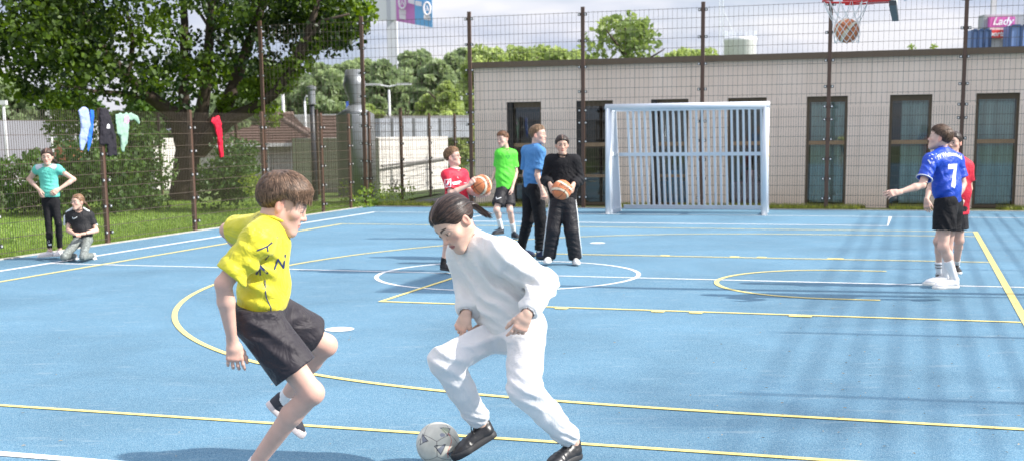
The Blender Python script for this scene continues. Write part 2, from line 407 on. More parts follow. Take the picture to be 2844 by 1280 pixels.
def line(name,pts,w,m,closed=False):
    _z[0]+=.00025; z=_z[0]; pts=[np.array(p,float) for p in pts]; V=[];Fc=[]; n=len(pts)
    for i,p in enumerate(pts):
        if closed: d=pts[(i+1)%n]-pts[i-1]; k=1
        else:
            d=pts[min(i+1,n-1)]-pts[max(i-1,0)]; k=1
            if 0<i<n-1:
                d1=unit(pts[i]-pts[i-1]); d=unit(d); k=1/max(.6,abs(np.dot(d,d1)))
        d=unit(d); q=np.array([-d[1],d[0]])*w/2*k
        V+=[W(*(p+q),z),W(*(p-q),z)]
    for i in range(n-(0 if closed else 1)):
        a=2*i; b=2*((i+1)%n); Fc.append((a,a+1,b+1,b))
    # top face normal up
    return tag(mkobj(name,V,Fc,m),kind='structure')
wl_,yl_=.05,.05
def arc(c,r,a0,a1,n=64): return [(c[0]+r*math.cos(R_(a0+(a1-a0)*i/n)),c[1]+r*math.sin(R_(a0+(a1-a0)*i/n))) for i in range(n+1)]

line('white_boundary_line',[(4.1,24.42),(-10.87,24.42),(-10.87,-2)],.06,white_p)
line('white_halfway_line',[(-10.84,13.85),(4.1,13.85)],wl_,white_p)
line('white_centre_circle',arc((-4.5,13.87),1.53,0,360)[:-1],wl_,white_p,True)
line('white_goal_area_line',[(-8.23,24.39),(-8.23,22.13),(-.40,22.13),(-.40,24.39)],.06,white_p)
line('white_goal_area_line',[(-8.23,3.1),(-8.23,5.3),(-.40,5.3),(-.40,3.1)],.06,white_p)
def spot(s,t,r): 
    _z[0]+=.00025; a=arc((s,t),r,0,360,32)[:-1]; tag(mkobj('white_penalty_spot',[W(*p,_z[0]) for p in a],[tuple(range(len(a)))],white_p),kind='structure')
spot(-4.63,9.6,.125); spot(-4.45,18.07,.115)
line('yellow_boundary_line',[(.95,21.07),(-10.05,21.07),(-10.05,6.3),(.98,6.3)],yl_,yell_p)
line('yellow_baseline',[(.95,6.33),(.95,21.095)],.07,yell_p)
hc_=(-.62,13.7)
tp=[]
for i in range(121):
    a=R_(90+180*i/120); dt=math.sin(a)*6.95; k=6.60; dt=math.copysign(min(abs(dt), k*math.tanh((abs(dt)/k)**6)**(1/6.)) if abs(dt)>1 else abs(dt),dt)
    tp.append((hc_[0]+6.95*math.cos(a),hc_[1]+dt))
tp=[(.91,tp[0][1])]+tp+[(.91,tp[-1][1])]
line('yellow_three_point_line',tp,yl_,yell_p)
line('yellow_key_line',[(.91,11.32),(-5.0,11.32),(-5.0,16.34),(.91,16.34)],yl_,yell_p)
line('yellow_charge_arc',[(-.27,13.78+1.29),(-.7,13.78+1.29)]+arc((-.74,13.78),1.29,92,268,40)+[(-.7,13.78-1.29),(-.27,13.78-1.29)],yl_,yell_p)
for s_ in (-3.12,-2.2,-1.85,-.92):
    w_=.06 if s_!=-.92 else .1
    line('yellow_hash_mark',[(s_-w_,11.25),(s_+w_,11.25)],.09,yell_p); line('yellow_hash_mark',[(s_-w_,16.41),(s_+w_,16.41)],.09,yell_p)

# --- grass blades, weeds (stuff)
def blades(name, n, region, hgt, m, seed=1, wd=.006):
    rg=np.random.default_rng(seed); P=region(rg,n); n=len(P)
    a=rg.random(n)*6.283; h=hgt*(.5+rg.random(n)); w=wd*(.7+.6*rg.random(n)); ln=rg.normal(0,.35,(n,2))*h[:,None]
    dx=np.stack([np.cos(a)*w,np.sin(a)*w,0*a],-1); top=P+np.concatenate([ln,h[:,None]],1)
    V=np.stack([P-dx,P+dx,top],1).reshape(-1,3); Fc=np.arange(3*n).reshape(n,3)
    c=np.repeat(rg.random(n),3)[:,None].repeat(3,1)
    return tag(mkobj(name,V,Fc,m,col=c),kind='stuff')
blade_m=leafmat('grass_blade',(.09,.19,.025),(.32,.43,.10),.35)
def reg_edge(rg,n):
    t=rg.random(n)*28-2; s=-11.95-np.abs(rg.normal(0,.5,n))**1.3*1.4; return np.stack([s*CA+t*SA,-s*SA+t*CA,np.full(n,-.02)],-1)
blades('grass',26000,reg_edge,.055,blade_m,2)
def reg_lawn(rg,n):
    t=rg.random(n)*16+12; s=-11.95-rg.random(n)**1.4*9; return np.stack([s*CA+t*SA,-s*SA+t*CA,np.full(n,-.02)],-1)
blades('lawn_grass',70000,reg_lawn,.045,blade_m,3,.008)
def reg_back(rg,n):
    s=rg.random(n)*16-11.8; t=26.36+rg.random(n)*.85
    k=noise3(np.stack([s*.8,t*.3,0*s],-1),1.7)>-.15; s=s[k];t=t[k]
    return np.stack([s*CA+t*SA,-s*SA+t*CA,np.full(len(s),-.01)],-1)
blades('verge_weeds',24000,reg_back,.085,leafmat('weed_blade',(.09,.15,.02),(.36,.38,.10),.35),4,.008)

# --- leaves
def leafobj(name, P, size, m, parent=None, seed=0, tone=None, droop=.3, smin=.6):
    """P (n,3) leaf positions; each leaf is a folded six-point blade"""
    rg=np.random.default_rng(seed); n=len(P)
    u=rg.normal(size=(n,3)); u[:,2]-=droop; u/=np.linalg.norm(u,axis=1)[:,None]
    a=rg.normal(size=(n,3)); v=np.cross(u,a); v/=np.linalg.norm(v,axis=1)[:,None]+1e-9; w=np.cross(u,v)
    s=(size*(smin+(1-smin)*2*rg.random(n)))[:,None]
    p=[P-u*s*.5, P-u*s*.05+v*s*.42+w*s*.1, P+u*s*.22+v*s*.30+w*s*.05, P+u*s*.6, P+u*s*.22-v*s*.30+w*s*.05, P-u*s*.05-v*s*.42+w*s*.1]
    V=np.stack(p,1).reshape(-1,3); b=np.arange(n)[:,None]*6
    Fc=np.concatenate([b+np.array([[0,1,2,3]]),b+np.array([[0,3,4,5]])])
    c=rg.random(n) if tone is None else np.clip(tone+rg.normal(0,.13,n),0,1)
    return mkobj(name,V,Fc,m,parent,col=np.repeat(c,6)[:,None].repeat(3,1))
def clumps(C, Rr, per, seed=0, flatz=.75):
    rg=np.random.default_rng(seed); out=[];tn=[]
    for c,r in zip(C,Rr):
        k=int(per*(r*r)); d=rg.normal(size=(k,3)); d/=np.linalg.norm(d,axis=1)[:,None]
        rad=r*(.45+.6*rg.random(k)**.6); q=c+d*rad[:,None]*[1,1,flatz]
        out.append(q); tn.append(np.full(k,rg.random()*.7+.1))
    return np.concatenate(out), np.concatenate(tn)
bark=mat('bark',(.060,.044,.032),.95,var=.35,vscale=5,bump=1.,bscale=22,stretch=(1,1,.25))
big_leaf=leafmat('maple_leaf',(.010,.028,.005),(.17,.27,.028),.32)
tree=empty('maple_tree',at(511,470,32.5)*[1,1,0],'big spreading leafy maple tree with dark limbs behind the left fence','tree')
mb=MB(); Yt=32.5
def limb(px,rs,dy=0.):
    pts=[at(u+10,v,Yt+dd+dy) for u,v,dd in px]; rs=[r_*.86 for r_ in rs]
    mb.tube(pts,rs,9)
limb([(500,575,0),(505,500,0),(512,420,0),(525,370,0)],[.50,.40,.37,.36])
limb([(512,430,0),(480,320,-.2),(404,268,-.6),(345,214,-1.),(276,138,-1.3),(215,40,-1.6),(150,-120,-2)],[.33,.25,.19,.16,.13,.10,.05])
limb([(520,420,0),(548,330,.2),(560,250,.1),(568,180,0),(574,69,0),(585,-60,0),(600,-400,0)],[.30,.22,.18,.15,.13,.12,.05])
limb([(530,420,0),(600,330,.3),(632,262,.5),(660,179,.7),(705,55,.8),(760,-120,1)],[.32,.25,.20,.17,.14,.06])
limb([(540,420,0),(621,335,-.3),(690,304,-.5),(750,262,-.8),(800,195,-1),(850,80,-1.2),(900,-80,-1.4)],[.28,.22,.18,.15,.13,.11,.05])
limb([(504,380,.4),(500,250,.8),(503,69,1),(490,-200,1.4)],[.24,.16,.12,.05])
limb([(404,268,-.6),(330,262,-.9),(250,255,-1.6),(150,235,-2.2)],[.13,.09,.06,.03])
limb([(800,195,-1),(830,150,-1.2),(880,60,-1.5),(960,40,-1.8)],[.09,.06,.05,.03])
limb([(660,179,.7),(600,120,.4),(540,30,.2)],[.1,.07,.04])
limb([(345,214,-1.),(360,120,-.7),(340,20,-.5)],[.1,.07,.04])
mkobj('trunk',mb.v,mb.f,bark,tree,True)
rg=np.random.default_rng(11); C=[];Rr=[]
base=at(511,470,32.5)
while len(C)<315:
    u=rg.uniform(-260,1000); v=rg.uniform(-900,330); Y=rg.uniform(27.5,36.5)
    if u>660 and Y<31.2: Y=rg.uniform(31.2,36)
    # visible lower outline of the crown in photo terms, turned into real positions
    low = np.interp(u,[-300,0,60,330,420,560,680,760,880,940,1000],[230,250,300,325,300,285,260,215,165,120,70])
    if v>low-rg.random()*26: continue
    P=at(u,v,Y)
    if P[2]>11.5: continue
    rx=(P[0]-base[0])/7.9; ry=(P[1]-32.2)/5.2; rz=(P[2]-5)/6.6
    if rx*rx+ry*ry+rz*rz>1 and P[2]>5.0: continue
    if rx*rx+ry*ry>1.35: continue
    # inner part thinner
    C.append(P); Rr.append(rg.uniform(.42,.85))
C=np.array(C);Rr=np.array(Rr)
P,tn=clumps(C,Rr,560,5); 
# right-hand drooping sprays, sunlight painted in as a brighter leaf tone
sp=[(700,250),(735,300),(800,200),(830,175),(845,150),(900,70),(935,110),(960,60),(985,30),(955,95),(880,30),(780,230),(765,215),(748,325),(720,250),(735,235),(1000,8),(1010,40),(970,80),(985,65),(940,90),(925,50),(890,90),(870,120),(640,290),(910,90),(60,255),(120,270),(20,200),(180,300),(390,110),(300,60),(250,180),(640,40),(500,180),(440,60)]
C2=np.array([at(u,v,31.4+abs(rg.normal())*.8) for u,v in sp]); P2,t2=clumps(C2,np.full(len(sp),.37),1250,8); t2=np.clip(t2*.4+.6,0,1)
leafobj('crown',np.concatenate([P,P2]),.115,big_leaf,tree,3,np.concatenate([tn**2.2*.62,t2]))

def bush(name, C, Rr, per, size, m, label, cat, group=None, trunk=None, seed=0, flatz=.8):
    C=np.array(C); e=empty(name,[C[:,0].mean(),C[:,1].mean(),0],label,cat,group)
    P,t=clumps(C,Rr,per,seed,flatz); P=P[P[:,2]>-.02]; t=t[:len(P)]
    leafobj('foliage' if trunk is None else 'crown',P,size,m,e,seed,t,.1)
    if trunk is not None:
        b=MB(); 
        for tr in trunk: b.tube(tr[0],tr[1],7)
        mkobj('trunk',b.v,b.f,bark,e,True)
    return e
dark_leaf=leafmat('hedge_leaf',(.025,.065,.012),(.11,.20,.04),.35)
def hedge_from(px, Y, name, label, seed, size=.085, per=1050, r=(.3,.5), m=None, dz=0):
    rg=np.random.default_rng(seed); C=[];R=[]
    (u0,u1),(v0,v1),nn=px
    for i in range(nn):
        u=rg.uniform(u0,u1); top=v0(u) if callable(v0) else v0; v=rg.uniform(top,v1); C.append(at(u,v,Y+rg.uniform(-.5,1.1))); R.append(rg.uniform(*r))
    return bush(name,C,R,per,size,m or dark_leaf,label,'hedge' if name=='hedge' else 'shrub',seed=seed)
hedge_from(((-60,345),(lambda u:np.interp(u,[-60,40,120,345],[470,445,420,440]),570),46),26.5,'hedge','dark green hedge behind the fence at the far left, low and wide',21)
hedge_from(((300,450),(lambda u:np.interp(u,[300,345,450],[365,350,400]),560),34),28.2,'tall_shrub','tall dark evergreen shrub left of the maple trunk',22,.075)
hedge_from(((585,690),(lambda u:np.interp(u,[575,620,660,700],[440,395,400,430]),548),26),27.5,'round_shrub','round dark green shrub right of the maple trunk behind the red jacket fence',23,.07)
hedge_from(((150,280),(330,400),12),31,'shrub','mid green shrub with loose twigs behind the hedge under the maple',24,.09,500,(.3,.5),leafmat('shrub_leaf',(.06,.13,.03),(.18,.28,.07)))
hedge_from(((690,740),(500,560),8),26.0,'shrub','low yellow-green shrub beside the round dark shrub at the corner fence',25,.06,900,(.16,.26),leafmat('weed_leaf',(.12,.2,.03),(.3,.36,.08)))
rgw=[(1006,556),(1030,548),(1045,560),(1090,560),(1130,556),(960,560)]
for i,(u,v) in enumerate(rgw):
    p=at(u,v,28.2+i*.35); bush('weed_plant',[p*[1,1,0]+[0,0,.16+.05*(i%3)]]*1,[.24],1500,.06,leafmat('weed_leaf_%d'%i,(.10,.19,.03),(.28,.36,.08)) if i==0 else bpy.data.materials['weed_leaf_0'],
      ['tallest weed clump beside the corner post of the tall fence','loose green weed just right of the corner post','weed growing at the start of the asphalt path','weed in front of the white garage wall, left one','weed in front of the white garage wall, right one','weed growing left of the corner post by the silo'][i],'plant','weeds growing along the back fence',seed=40+i,flatz=1.3)

# --- far trees
far_hazed=leafmat('far_leaf_hazed',(.16,.22,.115),(.31,.385,.20),.42); far_b=leafmat('birch_leaf',(.20,.27,.09),(.40,.48,.20),.45)  # first leaf colour is paled to paint in distance haze
def fartree(u, vb, vt, Y, wpx, m, label, seed, name='distant_tree', cat='tree', size=.42, group='trees in the wooded strip behind the houses', nc=80, per=400, shape=1.):
    b=at(u,vb,Y); t=at(u,vt,Y); w=wpx*Y/F/2; h=t[2]; rg=np.random.default_rng(seed); C=[];R=[]
    for i in range(nc):
        z=rg.random()**.9; prof=(math.sin(math.pi*min(1,(z*.7+.3)**shape))*.85+.22); a=rg.random()*6.28; r=w*prof*rg.random()**.5
        C.append([b[0]+r*math.cos(a), b[1]+r*math.sin(a), h*(.05+.85*z)]); R.append(w*rg.uniform(.13,.27))
    e=empty(name,[b[0],b[1],0],label,cat,group)
    P,tn=clumps(np.array(C),R,per*(10/max(w,1))**1.0/ (w) ,seed,.9)
    leafobj('crown',P,size,m,e,seed,tn,.1)
    q=MB(); q.tube([(b[0],b[1],-.1),(b[0]+w*.05,b[1],h*.5),(b[0],b[1],h*.92)],[min(.28,w*.09),min(.18,w*.06),.03],6)
    for k in range(4):
        a=rg.random()*6.28; z=h*(.35+.12*k); q.tube([(b[0],b[1],z),(b[0]+w*.6*math.cos(a),b[1]+w*.6*math.sin(a),z+h*.14)],[min(.1,w*.04),.03],5)
    mkobj('trunk',q.v,q.f,bark,e,True); return e
row=[(730,185,110,'darkest broad crown beside the maple limbs'),(790,200,120,'mid green crown above the tiled roof'),(850,215,100,'rounded crown left of the silo cowl'),(905,190,110,'crown rising directly behind the silo cowl'),
     (960,185,100,'crown just right of the silo cowl'),(1010,178,90,'narrow crown left of the pylon pole'),(1060,180,100,'crown below the pylon pole'),(1110,190,90,'crown just right of the pylon pole'),
     (1160,155,110,'tallest crown of the wooded strip'),(1215,180,100,'crown left of the corner of the beige building'),(1265,165,90,'slim crown right of the tallest one'),(1300,140,100,'crown meeting the corner of the beige building'),(670,260,110,'low crown between the maple limbs'),(615,280,100,'low crown behind the round shrub')]
for i,(u,vt,w,lb) in enumerate(row): fartree(u,345,vt-24,92+6*(i%3),w*1.75,far_hazed,lb+', in the far wooded strip',60+i,size=.42)
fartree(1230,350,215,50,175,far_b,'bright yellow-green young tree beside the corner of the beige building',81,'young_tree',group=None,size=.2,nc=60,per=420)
fartree(1125,350,250,58,50,far_hazed,'small dark conical tree in front of the wooded strip',82,'conifer',group=None,size=.2,nc=36,per=260)
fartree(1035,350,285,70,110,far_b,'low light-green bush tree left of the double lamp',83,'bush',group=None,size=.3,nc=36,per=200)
for i,(u,vt,w,lb) in enumerate([(1360,128,130,'low far crown just right of the tall corner post'),(1430,120,120,'far crown with a twiggy dark top'),(1500,128,120,'far crown above the first roof dome'),(1560,125,110,'far crown above the second roof dome'),(1600,135,90,'low crown at the foot of the big lone tree'),(1880,138,120,'low crown right of the big lone tree'),(1950,132,110,'low crown left of the white roof tank'),(1830,145,90,'lowest crown behind the roof edge')]):
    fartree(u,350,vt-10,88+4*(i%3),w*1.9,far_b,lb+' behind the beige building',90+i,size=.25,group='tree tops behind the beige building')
fartree(1735,350,28,64,430,leafmat('lone_tree_leaf',(.12,.18,.06),(.28,.36,.12),.4),'big lone round tree rising behind the flat roof of the beige building',101,'large_tree',group=None,size=.3,nc=60,per=110,shape=.9)
for i,(u,vt,w,lb) in enumerate([(20,190,260,'dark far tree at the left edge of the view'),(200,250,240,'far tree seen through the maple crown, left one'),(420,230,240,'far tree seen through the maple crown behind its left limb'),(-120,230,240,'far tree just off the left edge')]):
    fartree(u,350,vt,75,w,dark_leaf if i else far_hazed,lb,110+i,size=.3,group='trees beyond the left lawn',nc=60)
# --- left background: car park road, low things under the maple
flat('road',[at(-400,372,60)[:2]*[1,1],at(360,372,60)[:2],at(330,372,44)[:2],at(-300,372,44)[:2]],.0,mat('pale_road',(.36,.34,.32),.9,var=.1,vscale=1))
# ================================================================== FENCES
brown=mat('brown_powder_coat',(.098,.054,.036),.42,var=.08,vscale=3,spec=.5)
wire_m=mat('fence_wire',(.085,.062,.044),.4,var=.05,spec=.6)
bolt_m=mat('bolt_steel',(.85,.85,.83),.3,metal=.6,var=0); clip_m=mat('clip_black',(.02,.018,.016),.5,var=0)
def fence(name,label,p0,p1,posts,h,z0=0,upper=False,mesh_dv=.05,inset=0,group=None,wr=.0024,bolts=True,postw=.078,side=-1,rail=.0034):
    """double-bar mat fence from p0 to p1 (s,t); posts = distances along it"""
    p0=np.array(p0,float); p1=np.array(p1,float); d=unit(p1-p0); nn=np.array([d[1],-d[0]])*side
    e=empty(name,W(*p0,0),label,'fence',group)
    X=lambda a,o,z: W(*(p0+d*a+nn*o),z)
    def bar(mb,a0,a1,z_,o,hw,hz): mb.box((a0,o-hw,z_-hz),(a1,o+hw,z_+hz),lambda a,b,c:X(a,b,c))
    for a in posts:
        mb=MB(); w=postw/2; XX=lambda a_,b,c:X(a_,b,c); mb.box((a-w,-.045,z0-.3),(a+w,.0,h+.06),XX); nf=[len(mb.f)]
        if bolts:
            zs=[.18+.4*k for k in range(int((min(h,2.05)-.1)/.4)+1)] if not upper else [.22,.62,1.02,1.42,1.82,2.08,2.48,3.0,3.55,4.1]
            for z in zs:
                for q in (-1,1): mb.box((a+q*(w+.030)-.030,-.0,z-.028),(a+q*(w+.030)+.030,.022,z+.028),XX)
            nf.append(len(mb.f))
            for z in zs:
                for q in (-1,1): mb.box((a+q*(w+.032)-.014,.0225,z-.014),(a+q*(w+.032)+.014,.034,z+.014),XX)
            nf.append(len(mb.f))
        o=mb.build('post',[brown,clip_m,bolt_m],e)
        if bolts: o.data.polygons.foreach_set('material_index',np.repeat([0,1,2],np.diff([0]+nf)).astype(np.int32))
    ps=sorted(posts)
    for a0,a1 in zip(ps[:-1],ps[1:]):
        def panel(zb,zt,dv):
            mb=MB(); a=a0+.035
            n=int(round((a1-a0-.07)/dv))
            for i in range(n+1):
                x=a0+.035+(a1-a0-.07)*i/n
                mb.box((x-wr,.008-wr,zb),(x+wr,.008+wr,zt+.02),lambda a_,b,c:X(a_,b,c))
            z=zb+.04
            while z<=zt+.001:
                for o in (.008-wr-rail-.0002,.008+wr+rail+.0002): bar(mb,a0+.03,a1-.03,z,o,rail,rail)
                z+=.2
            mb.build('mesh_panel',wire_m,e)
        if upper:
            panel(z0+.04,z0+2.04,mesh_dv); panel(z0+2.10,z0+4.14,.1)
        else: panel(z0+.04,h,mesh_dv)
    return e
tL=[14.09-2.51*k for k in range(1,6)][::-1]+[14.09+2.51*k for k in range(0,5)]
fence('court_fence','low brown mesh fence with jackets hung over it along the left side',(-11.9,0),(-11.9,26),[t for t in tL]+[25.5],2.02,side=1)
# the stretch nearest the camera on the left stands a little higher: handled by its own step at the hoodie post
fence('tall_court_fence','tall brown ball-stop mesh fence behind the goal in front of the beige building',(-17.3,26.55),(6,26.55),[17.3-14.6,17.3-12.03]+[17.3-9.44+2.575*k for k in range(0,6)],4.2,upper=True,side=1)
fence('side_ball_fence','tall brown ball-stop mesh fence along the right side of the court, out of view',(4.6,-2),(4.6,26.4),[.3+2.5*k for k in range(0,12)],4.2,upper=True,side=-1,bolts=False,wr=.0026,rail=.0052,postw=.05)
fence('path_fence','brown mesh fence running away beside the asphalt path left of the beige building',(-12.35,27.6),(-12.35,40),[.0,1.95,3.9,5.85,7.8],2.1,side=1,bolts=True,postw=.07,mesh_dv=.1)
fence('yard_fence','brown mesh fence of the yard behind the silo and the tiled house',(-21,31.5),(-12.5,31.5),[.3,2.8,5.3,7.8],2.25,side=1,bolts=False,mesh_dv=.1)

# ================================================================== GOAL
alu=mat('painted_aluminium',(.64,.68,.73),.38,metal=.12,var=.06,vscale=4,spec=.6,bump=.1,bscale=20)
goal=empty('football_goal',W(-4.25,24.5),'light grey aluminium goal with barred back wall in front of the tall fence','goal')
gx0,gx1,gt,gh,gd=-5.81,-2.73,24.5,2.10,.62
# front frame: rounded posts and mitred crossbar
m=MB(); r=.062
def octo(mb,a,b,rr=r): mb.tube([W(*a),W(*b)],rr,14)
for nm,x in (('goal_post',gx0+.0),('goal_post',gx1+.0)):
    m=MB(); octo(m,(x,gt,0),(x,gt,gh-r*.2)); m.build(nm,alu,goal,True)
m=MB(); octo(m,(gx0-r,gt,gh),(gx1+r,gt,gh)); m.build('crossbar',alu,goal,True)
gd=.86
def GL(a,o,z): return W(a, gt+gd-.5*z/2.1+o, z)   # the barred back leans forward towards the crossbar
m=MB(); m.box((gx0+.13,-.03,.06),(gx1-.03,.03,.135),GL); m.build('bottom_rail',alu,goal)
m=MB(); m.box((gx0+.09,-.03,1.13),(gx1-.03,.03,1.20),GL); m.build('middle_rail',alu,goal)
m=MB(); m.box((gx0+.06,-.03,2.02),(gx1-.03,.03,2.10),GL); m.build('top_rail',alu,goal)
nb=24
for i in range(nb):
    x=gx0+.30+(gx1-gx0-.44)*i/(nb-1)
    for z0_,z1_ in ((.1355,1.1295),(1.2005,2.0195)):
        m=MB(); m.box((x-.021,-.02,z0_),(x+.021,.02,z1_),GL); m.build('bar',alu,goal)
for x in (gx0+.035,gx1-.035):
    m=MB()
    for zz in (.0,1.14,2.02):
        te=gt+gd-.5*zz/2.1-.035; m.box((x-.02,gt+.05,zz),(x+.02,te,zz+.08),lambda s,t,z:W(s,t,z))
    for k in range(6):
        def LS(a,o,z,k=k): tt=gt+.07+(gd-.5*z/2.1-.1)*(k+.5)/6; return W(a,tt+o,z)
        m.box((x-.012,-.014,.081),(x+.012,.014,1.139),LS); m.box((x-.012,-.014,1.221),(x+.012,.014,2.019),LS)
    m.box((x-.022,.031,.0),(x+.022,.06,2.10),GL)
    m.build('side_panel',alu,goal)
m=MB(); m.box((gx1+.0645,gt-.02,1.32),(gx1+.067,gt+.03,1.42),lambda s,t,z:W(s,t,z)); m.box((gx1+.0645,gt-.02,1.12),(gx1+.067,gt+.03,1.18),lambda s,t,z:W(s,t,z)); m.build('yellow_sticker',mat('yellow_sticker',(.8,.55,.08),.5,var=0),goal)

# ================================================================== BASKETBALL HOOP
hx,hy=3.39,12.9; HZ=2.912
red=mat('red_powder_coat',(.62,.03,.03),.38,var=.06,spec=.5)
hoop=empty('basketball_hoop',(5.9,hy-.55,0),'red basketball hoop with white net at the top of the view','basketball hoop')
m=MB(); m.tube([(hx+.225*math.cos(a),hy+.225*math.sin(a),HZ) for a in np.linspace(0,2*math.pi,37)],.011,8,False); m.build('rim',red,hoop,True)
bd=unit([1,-.32,0]); bn=np.array([-bd[1],bd[0],0]); C0=np.array([hx,hy,0])
fr=lambda a,b,c: C0+bd*a+bn*b+np.array([0,0,c])
m=MB(); m.box((.215,-.11,HZ-.035),(.44,.11,HZ+.02),fr); m.box((-.02,-.235,HZ-.028),(.26,-.20,HZ-.012),fr); m.box((-.02,.20,HZ-.028),(.26,.235,HZ-.012),fr); m.build('bracket',red,hoop)
bbm=mat('backboard_white',(.72,.73,.72),.35,var=.05); drk=mat('dark_rubber_edge',(.05,.055,.06),.5,var=.05)
m=MB(); m.box((.45,-.9,HZ-.10),(.48,.9,HZ+.95),fr); m.build('backboard',bbm,hoop)
m=MB(); m.box((.435,-.92,HZ-.15),(.50,.92,HZ-.103),fr); m.build('edge_padding',drk,hoop)
m=MB(); m.box((.483,-.35,HZ+.1),(.52,-.29,HZ+.7),fr); m.box((.483,.29,HZ+.1),(.52,.35,HZ+.7),fr); m.box((.523,-.06,HZ+.35),(2.5,.06,HZ+.47),fr); m.tube([fr(.55,0,HZ-.0),fr(1.9,0,HZ+.36)],.03,8); m.build('cantilever_arm',alu,hoop)
m=MB(); m.box((2.44,-.07,0),(2.58,.07,HZ+.55),fr); m.build('pole',alu,hoop)
# net: twelve loops, diamonds closing around the ball
net_m=mat('net_cord',(.82,.82,.80),.8,var=.05)
BZ=2.615; BR=.121
def netr(z):
    z=HZ-z; return np.interp(z,[0,.06,.14,.20,.26,.335,.40,.43],[.222,.205,.165,.135,.127,.128,.118,.11])
m=MB(); nL=[0,.14,.185,.23,.275,.32,.365,.405]; K=12
def npt(k,i): 
    a=2*math.pi*(k+(.5 if i%2 else 0))/K; z=HZ-.012-nL[i]; rr=netr(z)+.003; return np.array([hx+.02*(nL[i]/.4)+rr*math.cos(a),hy+rr*math.sin(a),z+.006*math.sin(k*2.3+i)])
for k in range(K):
    for i in range(len(nL)-1):
        for dk in ((0,-1) if i%2==0 else (0,1)):
            a,b=npt(k,i),npt(k+dk,i+1); mid=(a+b)/2+np.array([0,0,-.004]); 
            if i>0:
                q=mid[:2]-[hx+.02*(nL[i]/.4),hy]; rr=np.linalg.norm(q); mid[:2]=[hx+.02*(nL[i]/.4)+q[0]*netr(mid[2])/rr*1.02,hy+q[1]*netr(mid[2])/rr*1.02]
            m.tube([a,mid,b],.0033,5,False)
m.build('net',net_m,hoop,True)

# ================================================================== BALLS
def ball(name,c,r,colf,label,mt,rot=(0,0,0),nseg=96,cat='ball',texts=()):
    e=empty(name,[c[0],c[1],c[2]-r],label,cat); V=[];Fc=[]
    nr=nseg//2
    for i in range(nr+1):
        th=math.pi*i/nr
        for k in range(nseg):
            ph=2*math.pi*k/nseg; V.append((math.sin(th)*math.cos(ph),math.sin(th)*math.sin(ph),math.cos(th)))
    for i in range(nr):
        for k in range(nseg):
            a=i*nseg+k;b=i*nseg+(k+1)%nseg; Fc.append((a,a+nseg,b+nseg,b))
    V=np.array(V); colr,dep=colf(V)
    from mathutils import Euler
    Rm=np.array(Euler([R_(a) for a in rot]).to_matrix())
    Vw=(V*(r-dep)[:,None])@Rm.T+np.array(c)
    o=mkobj('skin' if name!='football' else 'casing',Vw,np.array(Fc),mt,e,True,colr)
    for (s,size,dirv,up,colm) in texts:
        tv=text_mesh(s,size,.0008,step=.01); d=unit(Rm@np.array(dirv)) if len(dirv)==3 else None
        X=unit(np.cross(Rm@np.array(up),d)); Y=np.cross(d,X)
        Vt=[]
        for v in tv[0]:
            ax=v[0]/r; ay=(v[1]-size*.35)/r; p=d*math.cos(ax)*math.cos(ay)+X*math.sin(ax)*math.cos(ay)+Y*math.sin(ay); Vt.append(np.array(c)+p*(r+.0012))
        mkobj('lettering',Vt,tv[1],colm,e)
    return e
def basket_cols(V):
    x,y,z=V.T; n=len(V); c=np.tile([.62,.20,.075],(n,1)).astype(float); dep=np.zeros(n)
    c*= (1+.10*np.sin(x*70)*np.sin(y*70)*np.sin(z*70))[:,None]
    f=np.abs(np.abs(y)-.58-.16*(x**2-z**2)); cream=(np.abs(np.abs(y)-.40-.10*(x*x-z*z))<.115); c[cream]=[.74,.62,.44]
    ln=(np.abs(x)<.028)|(np.abs(z)<.028)|(np.abs(np.abs(y)-.53-.12*(x*x-z*z))<.024)|(np.abs(np.abs(y)-.27-.08*(x*x-z*z))<.02)
    c[ln]=[.035,.02,.015]; dep[ln]=.0012; return c,dep
ball_m=mat('pebbled_ball_leather',(1,1,1),.55,vcol=True,var=.07,vscale=30,bump=.25,bscale=500)
ink=mat('black_print',(.03,.02,.02),.6,var=0)
ball('basketball',(hx+.015,hy,BZ),BR,basket_cols,'orange and cream basketball dropping through the white net',ball_m,(35,20,60))
